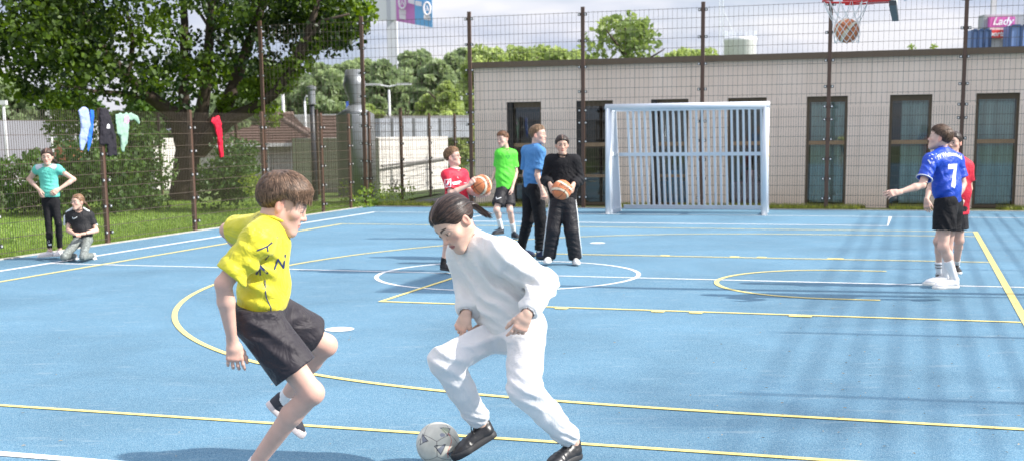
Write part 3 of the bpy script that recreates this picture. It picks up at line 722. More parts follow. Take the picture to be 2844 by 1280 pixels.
# football
def foot_cols(V):
    n=len(V); c=np.tile([.58,.56,.48],(n,1)).astype(float); dep=np.zeros(n); rgf=np.random.default_rng(5)
    # twenty-panel pattern: seams between nearest directions of an icosahedral set
    g=(1+5**.5)/2; D=np.array([[0,1,g],[0,-1,g],[0,1,-g],[0,-1,-g],[1,g,0],[-1,g,0],[1,-g,0],[-1,-g,0],[g,0,1],[-g,0,1],[g,0,-1],[-g,0,-1]]); D/=np.linalg.norm(D[0])
    d=np.sort(V@D.T,1); seam=(d[:,-1]-d[:,-2])<.012; 
    idx=np.argmax(V@D.T,1); loc=(d[:,-1])
    # bold grey triangles with dark edges around four of the corners
    for k,(cd,a0) in enumerate([((.15,-.97,.05),.2),((-.6,-.62,.35),1.5),((.62,-.62,-.3),2.6),((.1,-.6,-.8),.9),((-.1,.9,.3),.4),((.4,-.5,.76),2.1)]):
        cd=unit(cd); X=unit(np.cross(cd,[.1,.2,1])); Y=np.cross(cd,X); px=V@X; py=V@Y; fr_=(V@cd)>.3
        pc=px*math.cos(a0)+py*math.sin(a0); ps=-px*math.sin(a0)+py*math.cos(a0)
        tri=np.maximum.reduce([-ps-.13, .87*pc+.5*ps-.15, -.87*pc+.5*ps-.15])
        t_in=fr_&(tri<.0)&(ps>-.05+.5*pc); t_ed=fr_&(np.abs(tri)<.018)
        c[t_in]=[.20,.21,.24] ; c[t_ed]=[.04,.04,.055]
        rr=np.sqrt((px-.0)**2+(py-.38)**2); 
    c[seam]=[.10,.09,.085]; dep[seam]=.0010
    cd=unit([.55,-.75,.1]); X=unit(np.cross(cd,[0,0,1])); Y=np.cross(cd,X); px=V@X; py=V@Y; fr_=(V@cd)>0
    redl=fr_&(np.abs(px-.12*np.sin(py*5))<.016)&(np.abs(py)<.55); c[redl]=[.6,.08,.06]
    cd=unit([.25,-.75,.6]); X=unit(np.cross(cd,[0,0,1])); Y=np.cross(cd,X); px=V@X; py=V@Y; fr_=(V@cd)>0
    em=fr_&(np.sqrt(px**2+(py*1.3)**2)<.12); c[em]=[.30,.30,.34]
    yl=fr_&(np.sqrt((px+.2)**2+((py+.25)*1.3)**2)<.2)&(rgf.random(n)<1.); c[yl]=c[yl]*.6+np.array([.50,.56,.28])*.4
    c*=(1+.10*noise3(V,3.,1)+.05*noise3(V,9.,4))[:,None]
    return c,dep
fb=gnd(1218,1291); FBP=np.array([fb[0],fb[1],.11])
ball('football',FBP,.11,foot_cols,'scuffed white football with grey triangles at the foot of the girl in white',mat('football_skin',(1,1,1),.42,vcol=True,var=.06,vscale=12,spec=.5),(0,0,0),240)
orange2=ball_m

# ================================================================== BEIGE BUILDING
TB=27.25
def wallmat():
    m,nt,b=newmat('beige_fibre_cement'); N=nt.nodes; L=nt.links; sock(b,'Roughness',.85)
    tc=N.new('ShaderNodeTexCoord'); n=N.new('ShaderNodeTexNoise'); n.inputs['Scale'].default_value=1.1; n.inputs['Detail'].default_value=8; L.new(tc.outputs['Object'],n.inputs[0])
    n2=N.new('ShaderNodeTexNoise'); n2.inputs['Scale'].default_value=7; n2.inputs['Detail'].default_value=6
    mp=N.new('ShaderNodeMapping'); mp.inputs['Scale'].default_value=(1,1,.12); L.new(tc.outputs['Object'],mp.inputs[0]); L.new(mp.outputs[0],n2.inputs[0])
    a=N.new('ShaderNodeMath'); a.operation='ADD'; L.new(n.outputs[0],a.inputs[0]); L.new(n2.outputs[0],a.inputs[1])
    cr=N.new('ShaderNodeValToRGB'); e=cr.color_ramp.elements; e[0].position=.35; e[0].color=(.80,.655,.54,1); e[1].position=.65; e[1].color=(.88,.735,.62,1)
    h=N.new('ShaderNodeMath'); h.operation='MULTIPLY'; h.inputs[1].default_value=.5; L.new(a.outputs[0],h.inputs[0]); L.new(h.outputs[0],cr.inputs[0]); L.new(cr.outputs[0],b.inputs['Base Color'])
    return m
wm=wallmat(); bld=empty('flat_roofed_building',W(-9.6,TB),'long beige panelled single-storey building with brown roof edge behind the tall fence','building')
zt=3.07; wins=[(1407,1502,285),(1600,1702,280),(1808,1912,276),(2021,2129,271),(2241,2355,268),(2472,2590,264),(2712,2834,259)]
s0=onwall(1319,400,TB)[0]; SR=12.
sw=[]
for a,b,c in wins: sw.append((onwall(a,c,TB)[0],onwall(b,c,TB)[0],onwall((a+b)/2,c,TB)[1]))
zw=float(np.mean([w[2] for w in sw])); step=sw[-1][0]-sw[-2][0]
sw.append((sw[-1][0]+step,sw[-1][1]+step,zw))
mb=MB(); X=lambda s,t,z:W(s,t,z)
mb.box((s0,TB,zw),(SR,TB+.3,zt),X)
edges=[s0]+[v for w in sw for v in w[:2]]+[SR]
for i in range(0,len(edges),2): mb.box((edges[i],TB,-.1),(edges[i+1],TB+.3,zw-.0005),X)
mb.box((s0,TB+.301,-.1),(s0+.3,TB+9,zt),X); mb.box((s0+.301,TB+8.7,-.1),(SR,TB+9,zt),X)
mb.build('wall',wm,bld)
# panel joints: thin darker strips, slightly proud of the wall
mb=MB(); 
s=s0+.62
while s<SR:
    mb.box((s-.004,TB-.0035,zw+.02),(s+.004,TB+.01,zt-.02),X); s+=.62
for a,b in zip(edges[::2],edges[1::2]):
    k=a+.25
    while k<b-.1: mb.box((k-.004,TB-.0035,.05),(k+.004,TB+.01,zw-.02),X); k+=.42
mb.build('panel_joint',mat('joint_strip_beige',(.52,.45,.38),.9,var=0),bld)
mb=MB(); mb.box((s0-.08,TB-.10,zt+.001),(SR,TB+.35,zt+.13),X); mb.build('roof_edge',mat('brown_aluminium_trim',(.145,.105,.068),.4,var=.06,metal=.2),bld)
mb=MB(); mb.box((s0,TB+.36,zt-.25),(SR,TB+8.9,zt-.05),X); mb.build('flat_roof',mat('roof_gravel',(.25,.24,.22),.95,var=.3,vscale=20),bld)
mb=MB(); mb.box((s0+.3,TB+2.2,-.1),(SR,TB+2.3,zt-.3),X); mb.box((s0+.3,TB+.31,-.02),(SR,TB+2.2,.0),X); mb.build('interior_wall',mat('interior_dark',(.06,.055,.05),.9,var=.3,vscale=1.5),bld)
gl,ntg,bgm=newmat('window_glass'); sock(bgm,'Roughness',.03); sock(bgm,'Transmission Weight',0.0); bgm.inputs['Base Color'].default_value=(.9,.95,.95,1)
ntg.nodes.clear(); N=ntg.nodes; L=ntg.links; o_=N.new('ShaderNodeOutputMaterial'); mxg=N.new('ShaderNodeMixShader'); gs=N.new('ShaderNodeBsdfGlossy'); gs.inputs['Roughness'].default_value=.02; tr=N.new('ShaderNodeBsdfTransparent'); tr.inputs[0].default_value=(.86,.93,.90,1); fr_=N.new('ShaderNodeFresnel'); fr_.inputs[0].default_value=1.75
L.new(fr_.outputs[0],mxg.inputs[0]); L.new(tr.outputs[0],mxg.inputs[1]); L.new(gs.outputs[0],mxg.inputs[2]); L.new(mxg.outputs[0],o_.inputs[0])
frm=mat('bronze_window_frame',(.115,.085,.05),.4,var=.08,metal=.3); sill=mat('wood_rail',(.30,.20,.11),.55,var=.15,vscale=9)
curt=mat('curtain_cloth',(.86,.90,.92),.9,var=.25,vscale=3.5,stretch=(2.5,2.5,.12),var2=.1)
obj_cols=[mat('toy_blue',(.05,.22,.5),.6),mat('toy_pink',(.6,.25,.35),.6),mat('toy_green',(.15,.5,.2),.6),mat('toy_yellow',(.65,.5,.05),.6)]
dn=['first window from the left','second window from the left','third window, behind the goal','fourth window, behind the goal','fifth window','sixth window behind the boy in blue','last window at the right edge','window beyond the right edge']
for i,(a,b,_) in enumerate(sw):
    mb=MB(); f=.055; t0,t1=TB+.12,TB+.19
    mb.box((a,t0,0),(a+f,t1,zw-.001),X); mb.box((b-f,t0,0),(b,t1,zw-.001),X); mb.box((a+f,t0,zw-.12),(b-f,t1,zw-.001),X); mb.box((a+f,t0,0),(b-f,t1,.06),X)
    wf=mb.build('window',frm,bld)
    if i in (0,1,2): mb=MB(); mb.box((a-.0,TB+.02,0),(a+.13,TB+.11,zw-.002),X); mb.build('shutter_guide',mat('dark_reveal',(.02,.018,.016),.6,var=0) if i==0 else bpy.data.materials['dark_reveal'],wf)
    mb=MB(); mb.box((a+f,t0-.012,1.30),(b-f,t1-.02,1.385),X); mb.box((a+f,t0-.01,.62),(b-f,t1-.02,.68),X) if i<3 else None; mb.build('transom',sill,wf)
    mb=MB(); mb.box((a+f,t0+.02,.06),(b-f,t0+.03,zw-.12),X); mb.build('pane',gl,wf)
    # curtains: wavy sheets
    if i>=4:
        m=MB(); n=90; aa=a+f+(.02 if i!=5 else .18); bb=b-f-.02; V=[];Fc=[]
        for k in range(n+1):
            s_=aa+(bb-aa)*k/n; tt=TB+.29+.055*math.sin(k*.62+i)*(.6+.4*math.sin(k*.17+i*3))+.02*math.sin(k*1.9+2*i)
            for z_ in (.08,zw-.02): V.append(W(s_,tt,z_))
        for k in range(n): Fc.append((2*k,2*k+2,2*k+3,2*k+1))
        m.add(V,Fc); m.build('curtain',curt,wf,True)
    else:
        mb=MB(); mb.box((a+f,TB+.6,.0),(b-f,TB+1.0,.5),X); mb.box((a+.3,TB+.7,.5),(a+.55,TB+.8,.75),X); mb.build('shelf',obj_cols[i%2] if i in (2,3) else mat('shelf_grey_%d'%i,(.12,.12,.11),.7),wf)
def dome(u,label):
    s_,_=onwall(u,160,TB); p=W(s_,TB+1.6,zt-.05); e=empty('roof_vent',p,label,'roof vent','white domes on the roof edge')
    m=MB(); m.lathe(p,[(.04,-.0),(.04,.17),(.085,.185),(.08,.22),(.055,.245),(.02,.255)],16); m.build('cowl',mat('white_plastic',(.75,.76,.78),.4) if 'white_plastic' not in bpy.data.materials else bpy.data.materials['white_plastic'],e,True)
dome(1497,'left one of the two small white roof domes above the first windows'); dome(1581,'right one of the two small white roof domes above the first windows')
# roof tank (far) and mast
def farbox(u0,u1,vt,Y,dz=0): a=at(u0,vt,Y); b=at(u1,vt,Y); return a,b
a,b=farbox(2012,2100,104,95); c_=(a+b)/2; r_=(b[0]-a[0])/2
e=empty('white_tank',[c_[0],c_[1],0],'round white storage tank behind the roof of the beige building','tank'); wt=bpy.data.materials['white_plastic']
m=MB(); m.lathe((c_[0],c_[1],0),[(r_,0),(r_,c_[2]-.35),(r_*1.04,c_[2]-.3),(r_*1.04,c_[2]-.1),(r_*.95,c_[2])],32); m.build('shell',wt,e,True)
m=MB(); 
for k in range(26):
    t_=2*math.pi*k/26; m.tube([(c_[0]+r_*math.cos(t_),c_[1]+r_*math.sin(t_),c_[2]),(c_[0]+r_*math.cos(t_),c_[1]+r_*math.sin(t_),c_[2]+.45)],.025,4)
m.build('railing',alu,e)
p=at(2004,200,90); tp=at(2002,0,90); e=empty('lattice_mast',[p[0],p[1],0],'thin guyed radio mast left of the white tank','mast')
m=MB(); 
for dx in (-.12,.12): m.tube([(p[0]+dx,p[1],0),(tp[0]+dx,tp[1],tp[2]+4)],.03,4)
for k in range(24): z=k*.6; m.tube([(p[0]-.12,p[1],z),(p[0]+.12,p[1],z+.6)],.015,4)
m.build('lattice',alu,e); q=at(2042,105,90); m=MB(); m.tube([(tp[0],tp[1],tp[2]-.3),tuple(q)],.02,4); m.build('guy_wire',alu,e)
for u,v,h_ in ((2530,128,.16),(2592,122,.18)):
    s_,z_=onwall(u,v,TB+.5); p=W(s_,TB+.6,zt); bush('roof_weed',[p+[0,0,.10],p+[.02,0,.22]],[.09,.08],5200,.045,bpy.data.materials['weed_leaf_0'],('left' if u<2560 else 'right')+' one of two small green weeds on the roof edge','plant','weeds on the roof edge',seed=int(u))
# shipping containers / advertising at the right
Yc=75
def cont(name,label,u0,u1,v0,v1,Y,mt,ribs=0,rib_m=None,depth=2.4,cat='container',group=None,zb=None,rows=1):
    depth=min(depth,1.)
    a=at(u0,v0,Y); b=at(u1,v1,Y); zlo=zb if zb is not None else b[2]; e=empty(name,[a[0],Y,zlo],label,cat,group)
    m=MB(); m.box((a[0],Y,zlo),(b[0],Y+depth,a[2]),None); m.build('body',mt,e)
    if ribs:
        m=MB(); w=(b[0]-a[0])
        for k in range(ribs+1): x=a[0]+w*k/ribs; m.box((x-.07,Y-.08,zlo),(x+.07,Y-.001,a[2]),None)
        for k in range(rows+1):
            z=zlo+(a[2]-zlo)*k/rows
            for j in range(ribs): m.box((a[0]+w*j/ribs+.0705,Y-.07,z-.06),(a[0]+w*(j+1)/ribs-.0705,Y-.001,z+.06),None)
        m.build('frame',rib_m,e)
    return e,a,b
blu=mat('container_blue',(.16,.25,.50),.5,var=.12,vscale=.8); dbl=mat('container_dark_blue',(.02,.055,.15),.5,var=.05)
cont('blue_container','blue stacked container left of the red sign above the roof',2701,2748,84,131,Yc,blu,3,dbl,zb=0,rows=6)
cont('blue_container','blue stacked container at the far right edge above the roof',2806,2960,72,131,Yc-1,blu,5,dbl,zb=0,rows=6)
gw=mat('pale_grey_render',(.55,.55,.56),.8,var=.06,vscale=.3)
e,a,b=cont('advertising_tower','pale grey tower with a red sign between the blue containers',2749,2805,78,131,Yc+.2,gw,zb=0,cat='building')
m=MB(); sa=at(2752,84,Yc-.1); sb=at(2789,106,Yc-.1); m.box((sa[0],Yc-.0,sb[2]),(sb[0],Yc+.19,sa[2]),None); sg=m.build('red_sign',mat('sign_red',(.75,.05,.05),.5,var=0),e)
wtx=mat('sign_white',(.85,.85,.85),.5,var=0)
tv=text_mesh('porta',.42,.012,.2); mkobj('lettering',[((sa[0]+sb[0])/2+v[0],Yc-.03,(sa[2]+sb[2])/2-.12+v[1]) for v in tv[0]],tv[1],wtx,sg)
e,a,b=cont('grey_building','pale grey upper building block carrying a pink banner',2733,2900,42,77,Yc+.6,mat('weathered_grey',(.36,.38,.38),.8,var=.2,vscale=.6),zb=None,depth=.9,cat='building')
m=MB(); sa=at(2749,48,Yc+.3); sb=at(2818,76,Yc+.3); m.box((sa[0],Yc+.3,sb[2]),(sb[0],Yc+.59,sa[2]),None); sg=m.build('pink_banner',mat('banner_pink',(.60,.12,.38),.6,var=.12,vscale=.9),e)
tv=text_mesh('Lady',.62,.012,.3); mkobj('lettering',[(sa[0]+.75+v[0],Yc+.27,(sa[2]+sb[2])/2-.16+v[1]) for v in tv[0]],tv[1],wtx,sg)
m=MB(); ta=at(2763,-60,Yc+.9); tb=at(2763,42,Yc+.9); m.box((ta[0]-.06,Yc+1,tb[2]),(ta[0]+.22,Yc+1.2,ta[2]),None); m.build('antenna',gw,e)

# ================================================================== LEFT BACKGROUND
# pylon advertising sign
YP=120; 
e=empty('pylon_sign',at(1085,350,YP)*[1,1,0],'tall white pylon sign with magenta and blue panels above the trees','sign')
pz=lambda v:at(1085,v,YP)[2]; pl=at(1074,100,YP)[0]; pr=at(1101,100,YP)[0]
m=MB(); m.box((pl,YP+.5,0),(pr,YP+1.6,pz(-260)),None); m.build('pole',mat('pylon_grey',(.52,.54,.58),.6,var=.03),e)
def panel(nm,u0,v0b,u1,v1b,Y0,Y1,mt,vt=-230):
    A=at(u0,v0b,Y0);B=at(u1,v1b,Y1); zt_=at(u1,vt,Y1)[2]; th=.25
    V=[(A[0],Y0,A[2]),(B[0],Y1,B[2]),(B[0],Y1,zt_),(A[0],Y0,zt_)]; V+= [(x,y+th,z) for x,y,z in V]
    return mkobj(nm,V,[(0,1,2,3),(7,6,5,4),(0,4,5,1),(1,5,6,2),(2,6,7,3),(3,7,4,0)],mt,e)
pink=panel('magenta_panel',1101,59,1152.4,68.5,YP,YP-1.6,mat('panel_magenta',(.55,.20,.52),.5,var=.03)); bl=panel('blue_panel',1152.6,68.5,1201,77,YP-1.6,YP-3.2,mat('panel_blue',(.15,.42,.75),.5,var=.03))
panel('white_panel',905,52,1100.6,58,YP+7,YP,mat('panel_white',(.70,.71,.73),.5,var=.04,vscale=.2))
def onp(par,u0,v0,u1,v1,Y,mt,nm='white_mark'):
    A=at(u0,v0,Y-.35);B=at(u1,v1,Y-.35); y=Y-.35; return mkobj(nm,[(A[0],y,A[2]),(B[0],y,B[2]-.0),(B[0],y,B[2]+abs(A[2]-B[2])*0-.42),(A[0],y,A[2]-.42)],[(0,1,2,3)],mt,par)
wsm=mat('sign_mark_white',(.78,.74,.78),.5,var=0)
for (par,u0,v0,u1,v1,Y) in [(pink,1108,27,1128,29,YP-.5),(pink,1109,40,1127,43,YP-.5),(bl,1177,42,1196,45,YP-2.7),(pink,1133,-4,1151,1,YP-1.4),(bl,1153,2,1171,6,YP-2.2)]: onp(par,u0,v0,u1,v1,Y,wsm)
for par,u,v,Y in ((pink,1117,8,YP-.9),(bl,1186,25,YP-3.2)):
    c_=at(u,v,Y-.4); m=MB(); m.tube([(c_[0]+.30*math.cos(t_),c_[1],c_[2]+.55*math.sin(t_)) for t_ in np.linspace(0,2*math.pi,25)],.09,6,False); m.tube([(c_[0]-.12,c_[1],c_[2]-.2),(c_[0],c_[1],c_[2]+.25),(c_[0]+.12,c_[1],c_[2]-.2)],.07,5,False); m.build('emblem',wsm,par)

# silo / dust extractor
YS=33.5; sc_=at(992,500,YS); pxm=YS*1.0/F
galv=mat('galvanised_steel',(.27,.285,.30),.42,metal=.5,var=.12,vscale=2.5); grn=mat('green_steel_shaded',(.15,.17,.125),.5,metal=.2,var=.1,vscale=2)
e=empty('silo',[sc_[0],sc_[1],0],'round grey-green metal silo with a flared chimney cowl behind the corner fence','silo')
Z=lambda v: at(992,v,YS)[2]
R0=52*pxm
m=MB(); m.lathe((sc_[0],sc_[1],0),[(R0,-.1),(R0,Z(322)),(R0*.98,Z(318))],40); m.build('drum',galv,e,True)
m=MB(); 
V=[];Fc=[]
n=20
for k in range(n+1):
    t_=math.pi*(.86+ .62*k/n)
    for z_ in (-.05,Z(319)): V.append((sc_[0]+(R0+.012)*math.cos(t_),sc_[1]+(R0+.012)*math.sin(t_),z_))
for k in range(n): Fc.append((2*k,2*k+2,2*k+3,2*k+1))
m.add(V,Fc); m.build('green_shade_side',grn,e,True)  # darker green sheet paints the shade on the drum's left side
m=MB(); m.lathe((sc_[0],sc_[1],Z(318)),[(R0*.98,.005),(R0*.52,.13),(17*pxm,.24)],40); m.build('cone_top',galv,e,True)
m=MB(); m.lathe((sc_[0],sc_[1],Z(302)),[(17*pxm,-.05),(17*pxm,.22),(32*pxm,Z(237)-Z(302)),(22*pxm,Z(194)-Z(302)),(20*pxm,Z(194)-Z(302)-.02)],28); m.build('cowl',galv,e,True)
# white garage wall
def slab(nm,label,u0,u1,vt,Y0,Y1,mt,cat,th=.25,zb=-.1,parts=()):
    A=at(u0,vt,Y0);B=at(u1,vt,Y1); h=A[2]; d=unit(B-A); q=np.array([-d[1],d[0],0])*th; e=empty(nm,[A[0],A[1],0],label,cat)
    V=[(A[0],A[1],zb),(B[0],B[1],zb),(B[0],B[1],h),(A[0],A[1],h)]; V+=[tuple(np.array(p)+q) for p in V]
    mkobj('wall',V,[(0,1,2,3),(7,6,5,4),(0,4,5,1),(1,5,6,2),(2,6,7,3),(3,7,4,0)],mt,e); return e,A,B,h
wpl=mat('white_plaster',(.62,.60,.56),.85,var=.10,vscale=1.5,var2=.1,v2scale=9)
e,A,B,h=slab('garage_block','long white plastered garage wall left of the beige building',1052,1243,383,35.5,39,wpl,'garage',3.)
m=MB(); m.tube([tuple(at(1060,462,35.3)),tuple(at(1240,440,38.8))],.035,5); m.build('pipe_rail',mat('rail_grey',(.28,.27,.26),.6,var=0),e)
m=MB()
rr=np.random.default_rng(3); c0=at(1098,520,35.4)
pts=[tuple(at(1098+rr.uniform(-16,16),520+rr.uniform(-28,28),35.38)) for _ in range(20)]
m.tube(pts,.010,4,False); m.build('graffiti',mat('spray_grey',(.22,.2,.2),.8,var=0),e)
e,A,B,h=slab('metal_duct','grey metal ventilation duct and plant housing above the white garage wall',1055,1308,330,42,44,mat('duct_metal',(.40,.43,.48),.4,metal=.4,var=.25,vscale=1.2),'duct',1.5,at(1100,384,42)[2])
for u in (1090,1118,1150,1190,1222,1262): p=at(u,330,42.-.1); m=MB(); m.box((p[0]-.05,41.6,p[2]-.68),(p[0]+.05,41.72,p[2]-.0),None); m.build('flange',galv,e)
m=MB(); a=at(1055,322,44.5); b=at(1308,322,44.5); m.box((a[0],46,a[2]-.8),(b[0],46.6,a[2]),None); tag(m.build('low_flat_roof_building',mat('flat_roof_grey',(.40,.40,.40),.8,var=.05)),'low grey flat-roofed building strip behind the metal duct','building')
# tiled house
tile=mat('brown_roof_tiles',(.135,.085,.066),.8,var=.18,vscale=6,bump=1,bscale=14)
H0,H1=at(560,500,47),at(925,500,47); yh0=47
e=empty('tiled_house',[H0[0],yh0,0],'white house with a brown tiled hip roof behind the fence','house')
ze=at(700,398,47)[2]; zr=at(700,322,51)[2]; xl,xr=H0[0],at(868,400,47)[0]
m=MB(); m.box((xl,yh0,-.1),(xr,yh0+6,ze),None); m.build('wall',wpl,e)
m=MB(); ov=.3; V=[(xl-ov,yh0-ov,ze),(xr+ov,yh0-ov,ze),(xr+ov,yh0+6+ov,ze),(xl-ov,yh0+6+ov,ze),(xl+3,yh0+3,zr),(xr-1.9,yh0+3,zr)]
rf=mkobj('roof',V,[(0,1,5,4),(1,2,5),(2,3,4,5),(3,0,4),(0,3,2,1)],tile,e)
m=MB(); 
for k in range(11):
    f=(k+.5)/11; y_=yh0-ov+(3+ov)*f; z_=ze+(zr-ze)*f; m.box((xl-ov+3.2*f,y_-.03,z_),(xr+ov-2.2*f,y_+.03,z_+.045),None)
m.build('tile_course',tile,rf)
m=MB(); m.tube([(xr+ov,yh0-ov,ze+.02),(xr-1.9,yh0+3,zr+.05)],.09,7); m.tube([(xl+3,yh0+3,zr+.03),(xr-1.9,yh0+3,zr+.03)],.09,7); m.build('ridge_tile',mat('ridge_tile',(.2,.14,.11),.8,var=.2,vscale=8),rf)
m=MB(); m.box((xl-ov,yh0-ov-.12,ze-.14),(xr+ov,yh0-ov-.001,ze+.0),None); m.build('gutter',mat('gutter_white',(.68,.68,.68),.5,var=.03),e)
for u0,u1 in ((806,850),(742,752),(855,868)):
    a=at(u0,412,46.9);b=at(u1,500,46.9); m=MB(); m.box((a[0],46.93,max(0,b[2])),(b[0],46.99,a[2]),None); wdw=m.build('window',mat('window_white',(.75,.76,.76),.5,var=0) if 'window_white' not in bpy.data.materials else bpy.data.materials['window_white'],e)
    if u1-u0>20:
        a=at(u0+10,418,46.9);b=at(u0+22,465,46.9); m=MB(); m.box((a[0],46.90,b[2]),(b[0],46.925,a[2]),None); m.build('pane',mat('pane_dark',(.08,.10,.12),.15,var=0),wdw)
# brick wing with tiled roof
x0,x1=at(866,400,44)[0],at(958,400,44)[0]; ze2=at(900,405,44)[2]; zr2=at(900,322,47)[2]
e=empty('brick_annex',[x0,44,0],'low red brick annex with a brown tiled roof left of the silo','house')
brick=mat('red_brick',(.16,.075,.055),.9,var=.3,vscale=7,bump=.6,bscale=12)
m=MB(); m.box((x0,44,-.1),(x1,49,ze2),None); m.build('wall',brick,e)
rf=mkobj('roof',[(x0-.2,43.7,ze2),(x1+.2,43.7,ze2),(x1+.2,46.5,zr2),(x0-.2,46.5,zr2),(x1+.2,49.3,ze2),(x0-.2,49.3,ze2)],[(0,1,2,3),(3,2,4,5),(0,3,5),(1,4,2),(0,5,4,1)],tile,e)
m=MB()
for k in range(9):
    f=(k+.5)/9; m.box((x0-.2,43.7+2.8*f-.03,ze2+(zr2-ze2)*f),(x1+.2,43.7+2.8*f+.03,ze2+(zr2-ze2)*f+.045),None)
m.build('tile_course',tile,rf)
a=at(893,410,60)[0]
m=MB(); xa,xb=at(730,322,70)[0],at(1060,322,70)[0]; zz=at(900,318,70)[2]; m.box((xa,70,0),(xb,73,zz),None); tag(m.build('long_flat_building',mat('long_building_grey',(.36,.36,.36),.8,var=.06)),'long low grey building behind the tiled roofs','building')
# white strip of wall and pale things seen past the maple trunk
e,A,B,h=slab('garden_wall','pale white wall glimpsed past the right of the maple trunk',425,500,385,40,41,wpl,'wall',.3)
a=at(-10,352,58); b=at(205,352,58)
m=MB(); m.box((a[0]-20,58,0),(b[0],62,at(100,335,58)[2]),None); tag(m.build('parking_shed',mat('shed_grey',(.40,.40,.42),.7,var=.1,vscale=.5)),'low grey shed roof glimpsed through the fence at the far left','shed')
m=MB(); a=at(150,392,40); b=at(185,392,40); m.box((a[0],40,0),(b[0],41.5,a[2]),None); tag(m.build('brick_pier',mat('orange_brick',(.36,.13,.07),.9,var=.2,vscale=6)),'small orange brick pier behind the hedge at the left','wall')
# lamp posts
def lamp(u,vt,Y,label,kind,mt,r):
    p=at(u,vt,Y); x,y,z=p; e=empty('street_lamp',[x,y,0],label,'street lamp','street lamps in the background')
    m=MB(); m.tube([(x,y,-.1),(x,y,z-.25)],[r,r*.8],10); m.build('pole',mt,e,True)
    m=MB()
    if kind=='cyl': m.lathe((x,y,z-.55),[(r*1.6,0),(r*1.25,.02),(r*1.25,.33),(r*1.6,.36),(r*1.7,.42),(r*.5,.47)],16)
    elif kind=='double':
        for s_ in (-1,1): m.tube([(x,y,z-.1),(x+s_*.55,y,z)],.04,6); m.box((x+s_*.75-.35,y-.12,z-.03),(x+s_*.75+.35,y+.12,z+.06),None)
    elif kind=='hook': m.tube([(x,y,z-.25),(x+.03,y,z-.05),(x+.2,y,z)],.03,6); m.box((x+.08,y-.08,z-.03),(x+.42,y+.08,z+.04),None)
    elif kind=='top': m.box((x-.12,y-.1,z-.25),(x+.12,y+.1,z-.1),None)
    m.build('lamp_head',galv if kind=='cyl' else pale,e)
pale=mat('pale_lamp_grey',(.55,.56,.57),.5,var=.03); dk=mat('dark_lamp_pole',(.035,.04,.05),.4,var=.05)
lamp(864,228,31.5,'dark lamp post with a silver cylinder head behind the corner fence','cyl',dk,.075)
lamp(846,268,62,'small pale hooked lamp left of the silo cowl','hook',pale,.06)
lamp(1080,236,62,'pale lamp with two flat heads right of the silo','double',pale,.07)
lamp(1276,262,55,'short pale lamp beside the young yellow-green tree','top',pale,.08)
lamp(783,205,50,'pale pole beside the hanging maple branch','top',pale,.07)
lamp(8,272,45,'pale lamp at the far left edge above the fence','top',pale,.06)
lamp(137,300,42,'leaning pale post seen through the left fence above the teal shirt','top',pale,.06)
e_=at(969,292,40); m=MB(); m.box((e_[0]-.09,40,e_[2]-.3),(e_[0]+.09,40.1,e_[2]+.1),None); tag(m.build('blue_sign',mat('small_blue',(.05,.12,.5),.5,var=0)),'small blue sign left of the silo chimney neck','sign')
# off-view tree whose canopy softly shades the near right corner
cx=np.array([25.2,1.0,16.5]); rg=np.random.default_rng(77); C=[cx+rg.normal(size=3)*[1.6,2.0,1.3] for _ in range(20)]
e=empty('roadside_tree',(cx[0],cx[1],0),'tall leafy tree beyond the right fence, just out of view, shading the near corner','tree')
P,tn=clumps(np.array(C),rg.uniform(.6,1.0,20),26,9); leafobj('crown',P,.18,big_leaf,e,9,tn); m=MB(); m.tube([(cx[0],cx[1],-.1),(cx[0]+.1,cx[1],9.),(cx[0],cx[1]+.1,17)],[.35,.25,.06],8)
for k in range(4): m.tube([(cx[0],cx[1],11+1.*k),(cx[0]+2*math.cos(k*1.7),cx[1]+2*math.sin(k*1.7),14+.8*k)],[.12,.03],6)
m.build('trunk',bark,e,True)
# ================================================================== PEOPLE
skin_m=mat('skin',(1,1,1),.52,vcol=True,var=.07,vscale=22,bump=.12,bscale=260,spec=.35,sss=.05)
def clothm(name,col,rough=.85,bump=.25,bs=90,sheen=.0,var=.05,spec=.25,vcol=False): return mat(name,col,rough,bump=max(bump,.05),bscale=bs,sheen=sheen,var=var,vscale=5,spec=spec,vcol=vcol,wr=0 if 'rib' in name or 'shoe' in name or 'trainer' in name or 'sock' in name else (.22 if 'fleece' in name else .40))
hair_m=mat('hair',(1,1,1),.42,vcol=True,var=0,spec=.32)
eye_m=mat('eye',(1,1,1),.15,vcol=True,var=0)
class HF:
    """head frame: x to the person's right, y forward, z up"""
    def __init__(s,c,f,up,k): 
        s.c=np.array(c,float); s.f=unit(f); up=np.asarray(up,float); s.u=unit(up-s.f*np.dot(up,s.f)); s.x=np.cross(s.f,s.u); s.k=k
        s.R=np.stack([s.x,s.f,s.u],1)
    def w(s,P): return s.c+(np.asarray(P,float)*s.k)@s.R.T
    def l(s,P): return ((np.asarray(P,float)-s.c)@s.R)/s.k
def mirror(fn):
    for sx in (-1,1): fn(sx)
